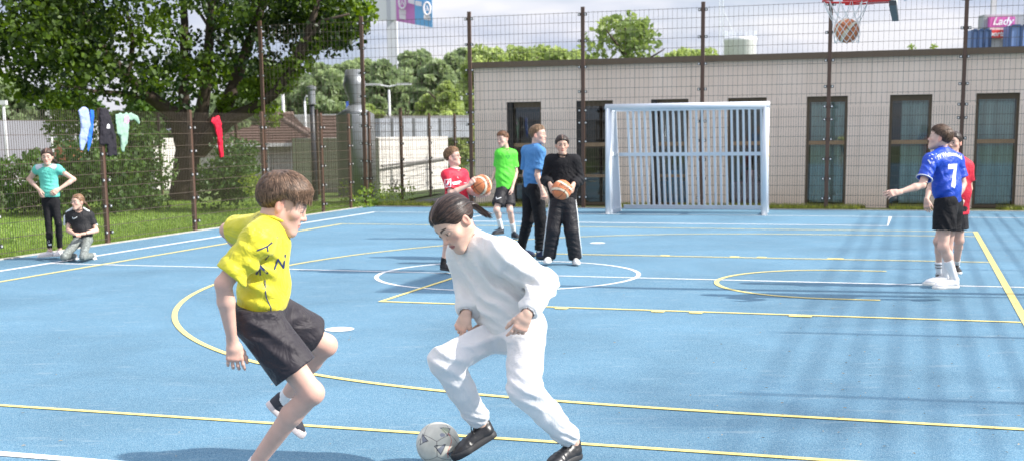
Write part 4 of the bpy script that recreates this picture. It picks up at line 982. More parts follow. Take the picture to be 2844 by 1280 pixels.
def head_field(h, neck_l, female, mouth=0.):
    f=Field((-.115,-.13,-.20),(.115,.13,.14),h)
    f.add(ell((0,-.014,.034),(.074,.091,.081)))
    f.add(ell((0,.028,.030),(.062,.060,.060)),.03)
    fw_=.050 if female else .056
    f.add(ell((0,.022,-.030),(fw_,.060,.072)),.035)
    for s in (-1,1):
        f.add(econe((s*(.043 if female else .050),-.004,-.045),(s*(.013 if female else .020),.062,-.096),.019 if female else .020,.013 if female else .016),.035)
        f.add(ell((s*.040,.054,-.024),(.022,.020,.018)),.028)
        f.add(econe((s*.036,.064,.020),(s*.012,.076,.015),.012,.010),.022)
    f.add(ell((0,.068,-.098),(.021,.018,.016)),.03)
    f.add(ell((0,.060,-.058),(.032,.030,.026)),.025)
    for s in (-1,1): f.add(ell((s*.032,.090,.0005),(.019,.014,.0115)),.014,'s')
    f.add(econe((0,.080,.010),(0,.101,-.028),.0065,.0085,),.014); f.add(ell((0,.099,-.031),(.0095,.0105,.0085)),.009)
    for s in (-1,1): f.add(ell((s*.0115,.089,-.034),(.0075,.0095,.0075)),.007); f.add(ell((s*.006,.096,-.0405),(.0035,.005,.003)),.003,'s')
    for s in (-1,1):
        f.add(ell((s*.0315,.0745,.0005),(.0155,.0125,.0125)),.004)                # lids
        f.add(ell((s*.0315,.0885,-.0005),(.0125,.0055,.0038)),.002,'s')           # the opening
    f.add(ell((0,.0865,-.0575),(.0215,.0085,.0048)),.006); f.add(ell((0,.0855,-.0665),(.0185,.0090,.0058)),.006)
    f.add(ell((0,.0965,-.0620),(.0235,.0085,.0013+mouth)),.002,'s')
    for s in (-1,1):
        Re=np.array([[math.cos(.35*s),math.sin(.35*s),0],[-math.sin(.35*s),math.cos(.35*s),0],[0,0,1]])
        f.add(ell((s*.0765,-.010,-.008),(.0085,.0185,.031),Re),.006); f.add(ell((s*.086,-.006,-.004),(.0065,.010,.019),Re),.004,'s')
    n=np.asarray(neck_l); top=np.array([0,-.022,-.035]); rn=.044 if female else .051
    f.add(econe(top,n,rn,rn*1.04),.03)
    return f
def skin_col(P_l, tone, lips, brow, female):
    """per-vertex colours of the head, local coordinates"""
    n=len(P_l); c=np.tile(np.array(tone,float),(n,1)); x,y,z=P_l.T; ax=np.abs(x)
    def mix(m,col): m=np.clip(m,0,1)[:,None]; c[:]=c*(1-m)+np.array(col)*m
    red=np.array(tone)*[1.10,.72,.68]
    mix(.55*np.exp(-(((ax-.042)/.022)**2+((z+.032)/.02)**2))*(y>.02),red)
    mix(.5*np.exp(-((x/.014)**2+((z+.032)/.012)**2))*(y>.08),red)
    mix(.6*(ax>.074),red)
    lipm=(y>.074)&(((x/.0225)**2+((z+.0615)/.0105)**2)<1); mix(lipm*.85,lips)
    mix((lipm&(np.abs(z+.0617)<.0016))*.8,np.array(lips)*.35)
    bz=.0215+.006*np.sin(np.clip((ax-.012)/.038,0,1)*math.pi*.75); th=.0052-.0026*np.clip((ax-.02)/.03,0,1)
    mix(((np.abs(z-bz)<th)&(ax>.011)&(ax<.050)&(y>.045))*.9,brow)
    mix(((((ax-.0315)/.0165)**2+((z-.0035)/.0045)**2<1)&(y>.06)&(z>.002))*.5,np.array(brow)*.8)
    return c
def zline(y,front=.062,temple=.01,fr_y=.085,short=False): 
    if short: return np.interp(y,[-.12,-.085,-.05,-.028,-.004,.020,.040,.055,fr_y,.12],[-.060,-.062,-.046,-.016,.030,.034,temple+.026,temple+.038,front,front+.01])
    return np.interp(y,[-.12,-.085,-.05,-.015,.012,.034,.055,fr_y,.12],[-.080,-.078,-.052,-.012,.000,temple+.012,temple+.035,front,front+.01])
def hair_cap(H, style, k_thick, h, front, temple, noise=.004):
    f=Field((-.125,-.14,-.13),(.125,.13,.16),h)
    t=k_thick
    f.add(ell((0,-.016,.036),(.074+t,.091+t,.081+t)))
    f.add(ell((0,.026,.034),(.062+t,.060+t*1.1,.060+t)),.03)
    if style=='short': f.add(ell((0,.022,.082),(.050,.040,.024)),.04)
    X,Y,Z=f.ax; zl=zline(Y,front,temple,short=style=='short')[None,:,None]; cut=(zl-Z[None,None,:])*.8+0*X[:,None,None]; f.d+=(t*.9*np.clip(1-(Z[None,None,:]-zl)/.035,0,1)).astype(np.float32)
    k=.010; a=f.d; b=cut.astype(np.float32); hh=np.maximum(k-np.abs(a-b),0)/k; f.d=np.maximum(a,b)+hh*hh*k*.25
    if noise: f.disp(lambda P: noise*noise3(P*np.array([1,1,1]),70.,2.)+noise*.8*noise3(P,28.,5.))
    return f
def surf_project(p, t):
    """push local points to the hair surface at thickness t"""
    c=np.array([0,-.004,.034]); r=np.array([.0735,.0955,.081])+t; q=(p-c)/r; n=np.linalg.norm(q,axis=-1,keepdims=True)+1e-9
    return c+q/n*r
def strands(H, n, style, front, temple, thick, col, seed, parent, width=.0022, length=.075, spread=.16, name='hair_strands', tie=(0,-.112,.0), curl=0.):
    rg=np.random.default_rng(seed); c=np.array([0,-.004,.034]); V=[];Fc=[];Cc=[]; m=7
    pts=rg.normal(size=(n*4,3)); pts/=np.linalg.norm(pts,axis=1)[:,None]; pts=surf_project(c+pts*.08,thick*.8)
    SH=style=='short'; ok=pts[:,2]>zline(pts[:,1],front,temple,short=SH)+.004; pts=pts[ok][:n]; n=len(pts)
    if style=='short':
        w=np.array([.008,-.050,.108]); T0=pts-w; ang=np.arctan2(T0[:,0],T0[:,1])
    p=pts.copy(); path=[p.copy()]; L=length*(.55+.6*rg.random(n)); jit=rg.normal(0,spread,(n,3))
    for k in range(m):
        nrm=(p-c)/np.array([.0735,.0955,.081])**2; nrm/=np.linalg.norm(nrm,axis=1)[:,None]
        if style=='short':
            d=p-np.array([.008,-.050,.108]); d=d/(np.linalg.norm(d,axis=1)[:,None]+.01)+np.array([0,.25,-.35])+jit*.8
            if curl: d+=curl*np.stack([np.sin(k*2.2+pts[:,1]*90),np.cos(k*2.0+pts[:,0]*90),np.sin(k*1.7+pts[:,2]*80)],-1)
        else:
            tp=np.array(tie); side=np.sign(pts[:,0]+1e-6)[:,None]
            d=tp-p; dn=np.linalg.norm(d,axis=1)[:,None]; d=d/dn; d=d+jit*.25
            near=np.clip(1-np.abs(pts[:,0:1])/.02,0,1)*(k<2); d=d+side*np.array([1.,0,-.1])*near*1.3
        d-=nrm*(d*nrm).sum(1)[:,None]; d/=np.linalg.norm(d,axis=1)[:,None]+1e-9
        st=(L/m)[:,None] if style=='short' else np.linalg.norm(tp-p,axis=1)[:,None]/(m-k)*1.06
        p0=p; p=p+d*st; stop=(p[:,2:3]<zline(p[:,1:2],front,temple,short=SH)-.005)&(p[:,1:2]<.045)&SH; p=np.where(stop,p0+d*.0012,p); edge=np.clip(1-(p[:,2:3]-zline(p[:,1:2],front,temple,short=SH))/.035,0,1); lift=thick*(1-.75*edge)+ (.006*np.sin(k/m*3.14) if style=='short' else .0)+rg.random(n)[:,None]*.0006*k
        q=surf_project(p,lift+.0015)
        if style=='short': # loose ends stand off and fall
            frm_=(q[:,1:2]>.045)&(q[:,2:3]<front+.004); p=np.where(frm_, p0+(np.array([0,.28,-1])+jit*.5)*st*.36, q)
        else: p=q
        path.append(p.copy())
    path=np.stack(path,1)                                   # n, m+1, 3
    W_=H.w(path.reshape(-1,3)).reshape(n,m+1,3); cw=H.w(c[None])[0]
    t=np.diff(W_,axis=1,append=W_[:,-1:]*2-W_[:,-2:-1]); t/=np.linalg.norm(t,axis=2)[...,None]+1e-9
    nr=W_-cw; nr/=np.linalg.norm(nr,axis=2)[...,None]; s=np.cross(t,nr); s/=np.linalg.norm(s,axis=2)[...,None]+1e-9
    wd=(width*H.k*(.6+.8*rg.random(n)))[:,None,None]*np.linspace(1,.25,m+1)[None,:,None]
    A=W_-s*wd; B=W_+s*wd; Mm=W_+nr*wd*.55
    V=np.stack([A,Mm,B],2).reshape(-1,3); base=(np.arange(n)*(m+1)*3)[:,None,None]; kk=(np.arange(m)*3)[None,:,None]
    F1=base+kk+np.array([[[0,1,4,3]]]); F2=base+kk+np.array([[[1,2,5,4]]]); Fc=np.concatenate([F1.reshape(-1,4),F2.reshape(-1,4)])
    cc=np.array(col)[None]*(.40+1.7*rg.random((n,1))**1.8); cc=np.repeat(cc,(m+1)*3,0)
    return mkobj(name,V,Fc,hair_m,parent,True,cc)
def hand_mesh(wrist, u, nrm, right, k, curl, spread, h, thumb=(.5,.35), elbow=None, wr=.024, tone=None):
    """k scale; curl = list of 4 (a1,a2,a3) bends in degrees; nrm = back-of-hand direction"""
    u=unit(u); nrm=unit(np.asarray(nrm,float)-u*np.dot(nrm,u)); x=np.cross(u,nrm)*(1 if not right else -1)   # thumb side
    R=np.stack([x,u,nrm],1); toW=lambda p: np.asarray(wrist)+(np.asarray(p)*k)@R.T
    pr=[]; lens=[.070,.079,.073,.058]; xs=[.0300,.0105,-.0095,-.0275]; rr=[.0086,.0088,.0084,.0074]; tips=[]
    pr.append((econe((0,-.012,0),(0,.030,0),.0245,.029,(1,0,0),1.,.76),.015)); pr.append((econe((.006,.030,0),(.002,.078,0),.033,.039,(1,0,0),1.,.36),.02))
    pr.append((ell((.020,.030,-.006),(.016,.028,.014)),.015))
    for i in range(4):
        p=np.array([xs[i],.080-.004*abs(i-1),0.]); a=0; sp=R_(spread)*(1.5-i)
        b0=p-np.array([0,.02,0])
        for j,(fr_,cu) in enumerate(zip((.46,.30,.24),curl[i])):
            a+=R_(cu); d=np.array([math.sin(sp)*math.cos(a),math.cos(sp)*math.cos(a),-math.sin(a)]); q=p+d*lens[i]*fr_
            r0=rr[i]*(1-.10*j); pr.append((econe(p if j else b0,q,r0,r0*.90),.006 if j else .008)); 
            if j==0: pr.append((ell(p,rr[i]*1.12),.006))
            p=q
        tips.append(toW(p))
    p=np.array([.024,.018,-.004]); ta,tb=thumb; d=unit([math.sin(ta)*1.0,math.cos(ta),-tb])
    for L_,r0,r1,be in ((.040,.0135,.0110,0),(.032,.0108,.0095,.25),(.025,.0095,.0080,.2)):
        d=unit(d+np.array([-be*.7,be*.3,-be*.25])); q=p+d*L_; pr.append((econe(p,q,r0,r1),.010)); p=q
    lo=np.array([-.075,-.03,-.105]); hi=np.array([.085,.175,.05]); f=Field(lo,hi,h/k)
    if elbow is not None:
        el=(np.asarray(elbow)-np.asarray(wrist))@R/k; el=unit(el)*.08; f.add(econe((0,0,0),el,.0245,.0290,(1,0,0),1.,.90)) ; 
    for q,kk in pr: f.add(q,kk)
    V,Fc=f.mesh(); Wv=toW(V)
    if not (np.linalg.det(R)>0): Fc=Fc[:,::-1]
    c=None
    if tone is not None:
        c=np.tile(np.array(tone),(len(V),1)); tipm=np.clip((V[:,1]-.11)/.05,0,1)[:,None]; c=c*(1-tipm*.35)+np.array(tone)*[1.08,.75,.72]*tipm*.35
        kn=np.exp(-((V[:,1]-.080)/.012)**2)[:,None]*(V[:,2:3]>.002); c=c*(1-.35*kn)+np.array(tone)*[1.05,.74,.70]*.35*kn
    return (Wv,Fc,c),tips,toW
RELAX=[(18,28,18),(24,32,20),(30,34,22),(34,36,24)]
FIST=[(60,75,40)]*4
def mesh_of(f,colfn=None,tone=None):
    V,Fc=f.mesh(); 
    if colfn is not None: c=colfn(V)
    elif tone is not None: c=np.tile(np.array(tone,float),(len(V),1))
    else: return V,Fc
    return V,Fc,c
def bbox(pts,m): P=np.array(pts); return P.min(0)-m,P.max(0)+m
def capped(prim,P,n,inner=None):
    fn,lo,hi=prim; n=unit(n); P=np.asarray(P,float)
    def g(X,Y,Z):
        d=np.maximum(fn(X,Y,Z),((X-P[0])*n[0]+(Y-P[1])*n[1]+(Z-P[2])*n[2]).astype(np.float32))
        if inner is not None: d=np.maximum(d,-inner[0](X,Y,Z))
        return d
    return g,lo,hi
class Person:
    """joints: dict of world points"""
    def __init__(s, label, J, k, face, up, headc, female=False, tone=(.56,.36,.27), hair=(.1,.06,.04), build=1., h=.009, hh=.005, group=None, hk=1.0):
        s.J={a:np.asarray(b,float) for a,b in J.items()}; s.k=k; s.b=build*k; s.h=h; s.hh=hh; s.tone=tone; s.hc=hair; s.female=female; s.parts=[]
        a=min(s.J['la'][2],s.J['ra'][2]); c=(s.J['la']+s.J['ra'])/2
        s.root=empty('person',(c[0],c[1],0),label,'person',group)
        s.H=HF(headc,face,up,k*hk)
        J=s.J; s.sx=unit(J['ls']-J['rs']); s.hxx=unit(J['lh']-J['rh']); s.up=unit(J['n']-(J['lh']+J['rh'])/2)
    def body(s, brow=None, mouth=0., lips=None, torso=True, kneered=True):
        J=s.J; b=s.b; H=s.H; h=s.h
        lips=lips or tuple(np.array(s.tone)*[.95,.52,.50]); brow=brow or tuple(np.array(s.hc)*.8)
        nl=H.l(J['n']); nl=nl*.96
        hf=head_field(s.hh/H.k,nl,s.female,mouth); V,Fc=hf.mesh(); c=skin_col(V,s.tone,lips,brow,s.female); s.parts.append((H.w(V),Fc,c))
        lo,hi=bbox(list(J.values()),.16); f=Field(lo,hi,h)
        pel=(J['lh']+J['rh'])/2; ch=J['n']*.62+pel*.38-0*s.up
        f.add(econe(J['n']-s.up*.10*b,pel-s.up*.02,.092*b,.092*b,s.sx,1.2,.72)); f.add(econe(J['ls'],J['rs'],.05*b),.05*b)
        f.add(econe(J['n'],J['n']+(H.c-J['n'])*.35,.054*b,.050*b),.03)
        for q in ('l','r'):
            sh,el,wr,hp,kn,an=[J[q+x] for x in 'sewhka']
            f.add(econe(J['n']-s.up*.03*b,sh,.045*b,.050*b),.03)
            f.add(econe(sh,el,.047*b,.037*b),.02); m_=el*.7+wr*.3; f.add(econe(el,m_,.037*b,.0385*b),.012); f.add(econe(m_,wr+unit(el-wr)*.012,.0385*b,.0225*b),.012)
            f.add(econe(hp,kn,.080*b,.052*b),.03); 
            u=unit(an-kn); back=unit((kn-(hp+an)/2)); bk=-(back-u*np.dot(back,u))
            cf=kn*.70+an*.30+bk*.016*b; f.add(econe(kn,cf,.051*b,.050*b),.02); f.add(econe(cf,an,.050*b,.033*b),.02); f.add(ell(kn+back*.006*b,.048*b),.02)
            f.add(econe(an,an-np.array([0,0,.03*b]),.034*b,.03*b),.01)
        def colf(V):
            c=np.tile(np.array(s.tone,float),(len(V),1)); red=np.array(s.tone)*[1.08,.74,.70]
            for q in 'lr':
                for j,w in (('k',.05),('e',.035)):
                    m=.5*np.exp(-((V-J[q+j])**2).sum(1)/(w*b)**2)[:,None]; c=c*(1-m)+red*m
            m=(.10*noise3(V,9.,3.))[:,None]; return c*(1+m*.5)
        s.parts.append(mesh_of(f,colf))
    def hand(s, q, u, nrm, curl=RELAX, spread=5, thumb=(.5,.35), h=None, k=1.):
        J=s.J; m,t,tw=hand_mesh(J[q+'w'],u,nrm,q=='r',s.k*k*.97,curl,spread,h or s.hh*.9,thumb,J[q+'e'],tone=s.tone); s.parts.append(m); return t
    def finish_body(s):
        V,Fc,c=join(s.parts); return mkobj('body',V,Fc,skin_m,s.root,True,c)
    def eyes(s, look=(0,0), iris=(.10,.06,.035)):
        for sx in (-1,1):
            m=MB(); c=np.array([sx*.0315,.0735,-.0003]); r=.0128; d=unit([look[0],1,look[1]]); V=[];Fc=[];C=[]
            X_=unit(np.cross(d,[0,0,1])); Y_=np.cross(X_,d)
            for i in range(13):
                t=math.pi*i/12
                for k in range(16):
                    a=2*math.pi*k/16; p=d*math.cos(t)+(X_*math.cos(a)+Y_*math.sin(a))*math.sin(t); V.append(c+p*r); C.append((.01,.01,.01) if i<=1 else iris if i<=2 else (.55,.52,.50))
            for i in range(12):
                for k in range(16): Fc.append((i*16+k,(i+1)*16+k,(i+1)*16+(k+1)%16,i*16+(k+1)%16))
            mkobj('eye',s.H.w(np.array(V)),Fc,eye_m,s.root,True,np.array(C))
    def cloth(s, name, f, mt, parent=None, bump=None):
        V,Fc=f.mesh(); return mkobj(name,V,Fc,mt,parent or s.root,True)
    def shirt_field(s, ease=.020, hem=.02, sleeve=.62, slr=(.066,.070), flare=1.0, long=False, puff=1., neck=.062, h=None, cuff=None, waistr=None, depth=.72, chest=.128, collar_dir=None):
        """hem: distance below pelvis centre; sleeve: fraction of upper arm covered"""
        J=s.J; b=s.b; h=h or s.h; pel=(J['lh']+J['rh'])/2; up=s.up
        pts=[J['n'],pel-up*(hem+.06),J['ls'],J['rs'],J['le'],J['re']]+([J['lw'],J['rw']] if long else [])
        lo,hi=bbox(pts,.19); f=Field(lo,hi,h)
        chp=J['n']-up*.13*b; wp=chp*.38+pel*.62; wr_=waistr or .108
        f.add(econe(chp,wp,(chest)*b+ease*.6,wr_*b+ease,s.sx,1.22,depth*1.08)); f.add(econe(wp,pel-up*(hem+.05),wr_*b+ease,(.112*b+ease)*flare,s.hxx,1.22,depth*1.15),.06)
        f.add(econe(J['ls']-s.sx*.012,J['rs']+s.sx*.012,.055*b+ease*.45),.06)
        for q in 'lr':
            sh,el,wr=J[q+'s'],J[q+'e'],J[q+'w']
            f.add(econe(J['n']-up*.035*b,sh,.05*b+ease*.3,.052*b+ease*.4),.04)
            if long:
                f.add(econe(sh,el,(.058*b+ease*.8)*puff,(.050*b+ease*.8)*puff),.035); f.add(econe(el,el*.25+wr*.75,(.050*b+ease*.8)*puff,(.040*b+ease*.6)*puff),.02)
                f.add(econe(el*.25+wr*.75,wr*.96+el*.04,(.040*b+ease*.6)*puff,.031*b+.005),.02)
            else:
                u=unit(el-sh); P_=sh+(el-sh)*sleeve; f.add(capped(econe(sh,P_+u*.10,slr[0]*b,slr[1]*b),P_,u,econe(P_-u*.02,P_+u*.05,.046*b+.004,.052*b+.006)),.035)
        f.cut(pel-up*hem,-up)
        s.neck_r=neck
        return f
    def shirt_finish(s, f, sleeve=.62, long=False, neck=.060, hole=True, necktilt=.35, hemcave=None):
        J=s.J; b=s.b
        fw=np.cross(s.up,s.sx); fw=unit(fw)      # forward of chest is up x left? fixed by face
        if np.dot(fw,s.H.f)<0 and s.facing is None: fw=-fw
        if s.facing is not None and np.dot(fw,s.facing)<0: fw=-fw
        s.fw=fw
        if not long: pass
        else:
            for q in 'lr':
                wr,el=J[q+'w'],J[q+'e']; u=unit(wr-el); f.cutcap(wr-u*.012,u,.07); f.add(econe(wr-u*.022,wr+u*.03,.031*b,.034*b),.0,'s')
        # neck opening
        nd=unit(s.H.c-J['n']); P=J['n']+fw*.012*b; f.add(econe(P-s.up*.012*b,P+nd*.12,neck*b,neck*1.15*b),.006,'s')
        f.add(ell(J['n']+fw*.055*b+s.up*.012,(.045*b,.045*b,.040*b)),.02,'s')
        return f
    facing=None
    def collar(s, mt, r=.062, th=.008, drop=.012, parent=None, tilt=.30, up=.004):
        J=s.J; b=s.b; nd=unit(unit(s.H.c-J['n'])*.5+s.up*.5); fw=s.fw; X_=s.sx; C=J['n']+nd*(up+.024)+fw*.012*b; m=MB(); pts=[]
        for a in np.linspace(0,2*math.pi,29):
            ca_,sa_=math.cos(a),math.sin(a); pts.append(C+X_*ca_*r*b*1.02+fw*sa_*r*b*1.0-nd*(drop+max(0,sa_)*tilt*r*b))
        m.tube(pts,th,7,False); return m.build('collar',mt,parent or s.root,True)
    def shorts_field(s, ease=.018, top=.07, leg=.8, r=(.100,.098), h=None, flare=1.):
        J=s.J; b=s.b; h=h or s.h; pel=(J['lh']+J['rh'])/2; up=s.up; lo,hi=bbox([pel+up*(top+.03),J['lh'],J['rh'],J['lk'],J['rk']],.17); f=Field(lo,hi,h)
        f.add(econe(pel+up*(top+.03),pel-up*.02,.100*b+ease*.6,.118*b+ease*.6,s.hxx,1.22,.86))
        for q in 'lr':
            hp,kn=J[q+'h'],J[q+'k']; u=unit(kn-hp); P_=hp+(kn-hp)*leg; rr=.056*b+(.080-.056)*b*(1-leg); f.add(capped(econe(hp,P_+u*.12,r[0]*b,r[1]*b*flare),P_,u,econe(P_-u*.03,P_+u*.05,rr+.006,rr+.022)),.035)
        f.cut(pel+up*top,up)
        return f
    def trouser_field(s, ease=.02, top=.06, r=(.100,.082,.075,.062), h=None, cuffz=.0, flare=None, cuff=True):
        """r: thigh, knee, calf, hem radii"""
        J=s.J; b=s.b; h=h or s.h; pel=(J['lh']+J['rh'])/2; up=s.up; lo,hi=bbox([pel+up*(top+.03)]+[J[q+j] for q in 'lr' for j in 'hka'],.16); f=Field(lo,hi,h)
        f.add(econe(pel+up*(top+.03),pel-up*.02,.100*b+ease*.5,.116*b+ease*.6,s.hxx,1.22,.88))
        for q in 'lr':
            hp,kn,an=J[q+'h'],J[q+'k'],J[q+'a']; f.add(econe(hp,kn,r[0]*b,r[1]*b),.035); cf=kn*.55+an*.45; f.add(econe(kn,cf,r[1]*b,r[2]*b),.02); f.add(econe(cf,an-unit(an-kn)*-.01,r[2]*b,r[3]*b),.015)
            if cuff: f.add(econe(an-unit(an-kn)*.05,an-unit(an-kn)*.035,r[3]*b*1.12),.02)
        f.cut(pel+up*top,up)
        for q in 'lr':
            kn,an=J[q+'k'],J[q+'a']; u=unit(an-kn); P=an+u*cuffz; f.cutcap(P,u,.14); f.add(econe(P-u*.02,P+u*.03,.037*b,.040*b),.0,'s')
        return f
    def hair(s, style, front=.062, temple=.01, thick=.010, n=900, length=.07, width=.0022, seed=1, curl=0, tie=(0,-.112,.0), hh=None):
        H=s.H; f=hair_cap(H,style,thick,(hh or s.hh)/H.k,front,temple,.004 if style=='short' else .0008); 
        if style!='short':
            tp=np.array(tie)
            def phi(P):
                q=P-tp; a=np.arctan2(q[:,0],q[:,2]-q[:,1]*.25); r=np.hypot(q[:,0],q[:,2]); return np.stack([a*9,P[:,1]*2.,np.sign(q[:,0])*3],-1)
            f.disp(lambda P: .0016*noise3(phi(P),1.6,3)+.0010*noise3(phi(P),4.2,6)+.0030*np.exp(-(P[:,0]/.0035)**2)*(P[:,1]>.0))
        V,Fc=f.mesh(); rgc=noise3(V,30.,1)[:,None]
        c=np.array(s.hc)[None]*(.75+.25*rgc)
        if style!='short':
            st=noise3(phi(V),2.6,9)+.7*noise3(phi(V),6.5,2); c=np.array(s.hc)[None]*(.9+1.9*np.clip(st,-.4,1.3)[:,None])
            part=np.exp(-(V[:,0]/.0030)**2)*(V[:,1]>-.02)*(V[:,2]>.05); c=c*(1-.75*part[:,None])+np.array(s.tone)*.75*part[:,None]
        cap=mkobj('hair',H.w(V),Fc,hair_m,s.root,True,c)
        strands(H,n,style,front,temple,thick,s.hc,seed,cap,width,length,tie=np.array(tie),curl=curl)
        return cap
    def ponytail(s, cap, tie=(0,-.112,.0), L_=.22, sway=(0,-.25,-1), r=.020, n=260, seed=3):
        H=s.H; rg=np.random.default_rng(seed); V=[];Fc=[]; m=9; root=np.array(tie); C=[]
        sw=unit(sway)
        for i in range(n):
            a=rg.random()*6.283; rr=r*rg.random()**.5; off=np.array([math.cos(a)*rr,math.sin(a)*rr*.3,math.sin(a)*rr]); p=root+off*.3+np.array([0,.006,0]); pts=[]
            LL=L_*(.75+.35*rg.random()); j=rg.normal(0,.06,3)
            for k in range(m+1):
                t=k/m; d=unit(np.array([0,-.9,-.35])*(1-min(1,t*2.6))+sw*min(1,t*2.6)+j*t); p=p+d*LL/m; fat=math.sin(min(1,t*1.6+.15)*math.pi*.62); pts.append(p+off*fat)
            pts=H.w(np.array(pts)); w=.0022*H.k; sd=unit(np.cross(pts[3]-pts[0],rg.normal(size=3)))
            b0=len(V)
            for k,q in enumerate(pts): ww=w*(1.1-k/m*.8); V+=[q-sd*ww,q+sd*ww]
            for k in range(m): Fc.append((b0+2*k,b0+2*k+1,b0+2*k+3,b0+2*k+2))
            cc=np.array(s.hc)*(.5+1.*rg.random()); C+=[cc]*(2*(m+1))
        cp=[root+np.array([0,.006,0])]; m_=MB()
        for k in range(9): t=k/9; cp.append(cp[-1]+unit(np.array([0,-.9,-.35])*(1-min(1,t*2.6))+sw*min(1,t*2.6))*L_*.95/9)
        m_.tube([H.w(q) for q in cp],[r*H.k*x for x in (.55,.85,1.,1.,.95,.85,.7,.5,.3,.08)],10); nb_=len(V); V+=m_.v; Fc=Fc+[tuple(i+nb_ for i in q) for q in m_.f if len(q)==4]; C+=[np.array(s.hc)*.8]*len(m_.v)
        o=mkobj('ponytail',V,Fc,hair_m,cap,True,np.array(C)); m_=MB(); t0=H.w(np.array([root]))[0]; ring=[H.w(np.array([root+np.array([.014*math.cos(a),-.006,.014*math.sin(a)])]))[0] for a in np.linspace(0,6.283,13)]
        m_.tube(ring,.005*H.k,6,False); m_.build('hair_tie',bpy.data.materials['black_print'],cap,True); return o
    def glasses(s, mt):
        H=s.H; m=MB()
        for sx in (-1,1):
            m.tube([H.w([sx*.033+.0215*math.copysign(abs(math.cos(a))**.8,math.cos(a)),.094-.004*abs(math.cos(a)),.0-.001+.0165*math.sin(a)]) for a in np.linspace(0,6.283,21)],.0016*H.k,5,False)
            m.tube([H.w([sx*.054,.088,.004]),H.w([sx*.073,.045,.006]),H.w([sx*.080,-.005,.004])],.0017*H.k,5)
        m.tube([H.w([-.012,.096,.002]),H.w([0,.100,.005]),H.w([.012,.096,.002])],.0015*H.k,5); return m.build('glasses',mt,s.root,True)
    def shoe(s, q, fwd, upv, upper, sole, laces=None, L_=.27, sock=None, sockh=.10, off=(0,0,0), h=None, solecol2=None, ankle=None, chunky=1.):
        """shoe under ankle q; fwd = toe direction, upv = away from the sole"""
        an=s.J[q+'a'] if ankle is None else np.asarray(ankle,float); k=s.k*L_/.27; fwd=unit(fwd); upv=unit(np.asarray(upv,float)-fwd*np.dot(upv,fwd)); x=np.cross(fwd,upv); R=np.stack([x,fwd,upv],1)
        O=an-(np.array([0,.055,.092])*k)@R.T+np.array(off); T=lambda P: O+(np.asarray(P,float)*k)@R.T
        h=(h or .006)/k; f=Field((-.06,-.02,-.01),(.06,.29,.14),h)
        f.add(econe((0,.045,.045),(0,.040,.082),.036,.034,(1,0,0),.92,1.)); f.add(econe((0,.055,.040),(0,.185,.030),.040,.040,(1,0,0),1.,.9),.03); f.add(ell((0,.205,.028),(.043,.055,.030)),.03)
        f.add(econe((0,.07,.075),(0,.165,.052),.024,.022,(1,0,0),1.,.8),.025)
        f.add(econe((0,.050,.085),(0,.044,.14),.026,.036),.004,'s'); f.cut((0,0,.026),(0,0,-1)); f.cut((0,0,.103),(0,.12,1))
        f.disp(lambda P: .0012*noise3(P,60.,2)+.0018*np.cos((P[:,1]-.1)*220)*np.exp(-((P[:,1]-.17)/.02)**2)*(P[:,2]>.04))
        V,Fc=f.mesh(); flip=np.linalg.det(R)<0; Fc=Fc[:,::-1] if flip else Fc
        o=mkobj('shoe',T(V),Fc,upper,s.root,True)
        f=Field((-.065,-.03,-.02),(.065,.30,.05),h); t_=.027*chunky
        f.add(econe((0,.048,.013),(0,.185,.013),.043,.048,(1,0,0),1.,1.)); f.add(ell((0,.215,.013),(.047,.062,.05)),.02); f.cut((0,0,t_),(0,0,1)); f.cut((0,0,0),(0,0,-1)); f.cut((0,.235,.012),(0,-.0,-1)) if False else None
        V,Fc=f.mesh(); Fc=Fc[:,::-1] if flip else Fc; mkobj('sole',T(V),Fc,sole,o,True)
        m=MB()
        for i in range(5):
            y=.098+i*.019; z=.094-i*.0105; m.tube([T([-.024,y,z-.012]),T([-.010,y+.004,z+.003]),T([.010,y-.004,z+.003]),T([.024,y,z-.012])],.0032*k,5)
        m.tube([T([0,.093,.100]),T([.018,.092,.112]),T([.034,.098,.098]),T([.028,.108,.082])],.003*k,5); m.tube([T([0,.093,.100]),T([-.018,.094,.110]),T([-.034,.104,.092])],.003*k,5)
        m.build('laces',laces or upper,o,True)
        if sock is not None:
            kn=s.J[q+'k']; u=unit(kn-an); f=Field(*bbox([an-upv*.05*k,an+u*(sockh+.03)],.08),max(s.h*.7,.005)); b=s.b
            f.add(econe(an-upv*.03*k+0*u,an,.038*b,.0375*b)); f.add(econe(an,an+u*sockh,.0378*b,(.040+.07*max(0,sockh-.06))*b),.01); f.cut(an+u*sockh,u); f.disp(lambda P:.0012*np.cos(((P-an)@u)*420))
            V,Fc=f.mesh(); mkobj('sock',V,Fc,sock,s.root,True)
        return o,T
# ------------------------------------------------------------------ the cast
def JJ(d,Y0): return {a:at(v[0],v[1],Y0+(v[2] if len(v)>2 else 0)) for a,v in d.items()}
white_sole=mat('sole_white',(.62,.61,.58),.7,var=.06); black_sole=mat('sole_black',(.022,.022,.024),.6,var=.1)
sock_w=clothm('sock_white',(.72,.72,.72)); sock_b=clothm('sock_black',(.02,.02,.022))
black_fab=clothm('black_polyester',(.014,.013,.016),.6,.06,60,spec=.35); jet=clothm('black_cotton',(.010,.010,.012),.85,.08,80)

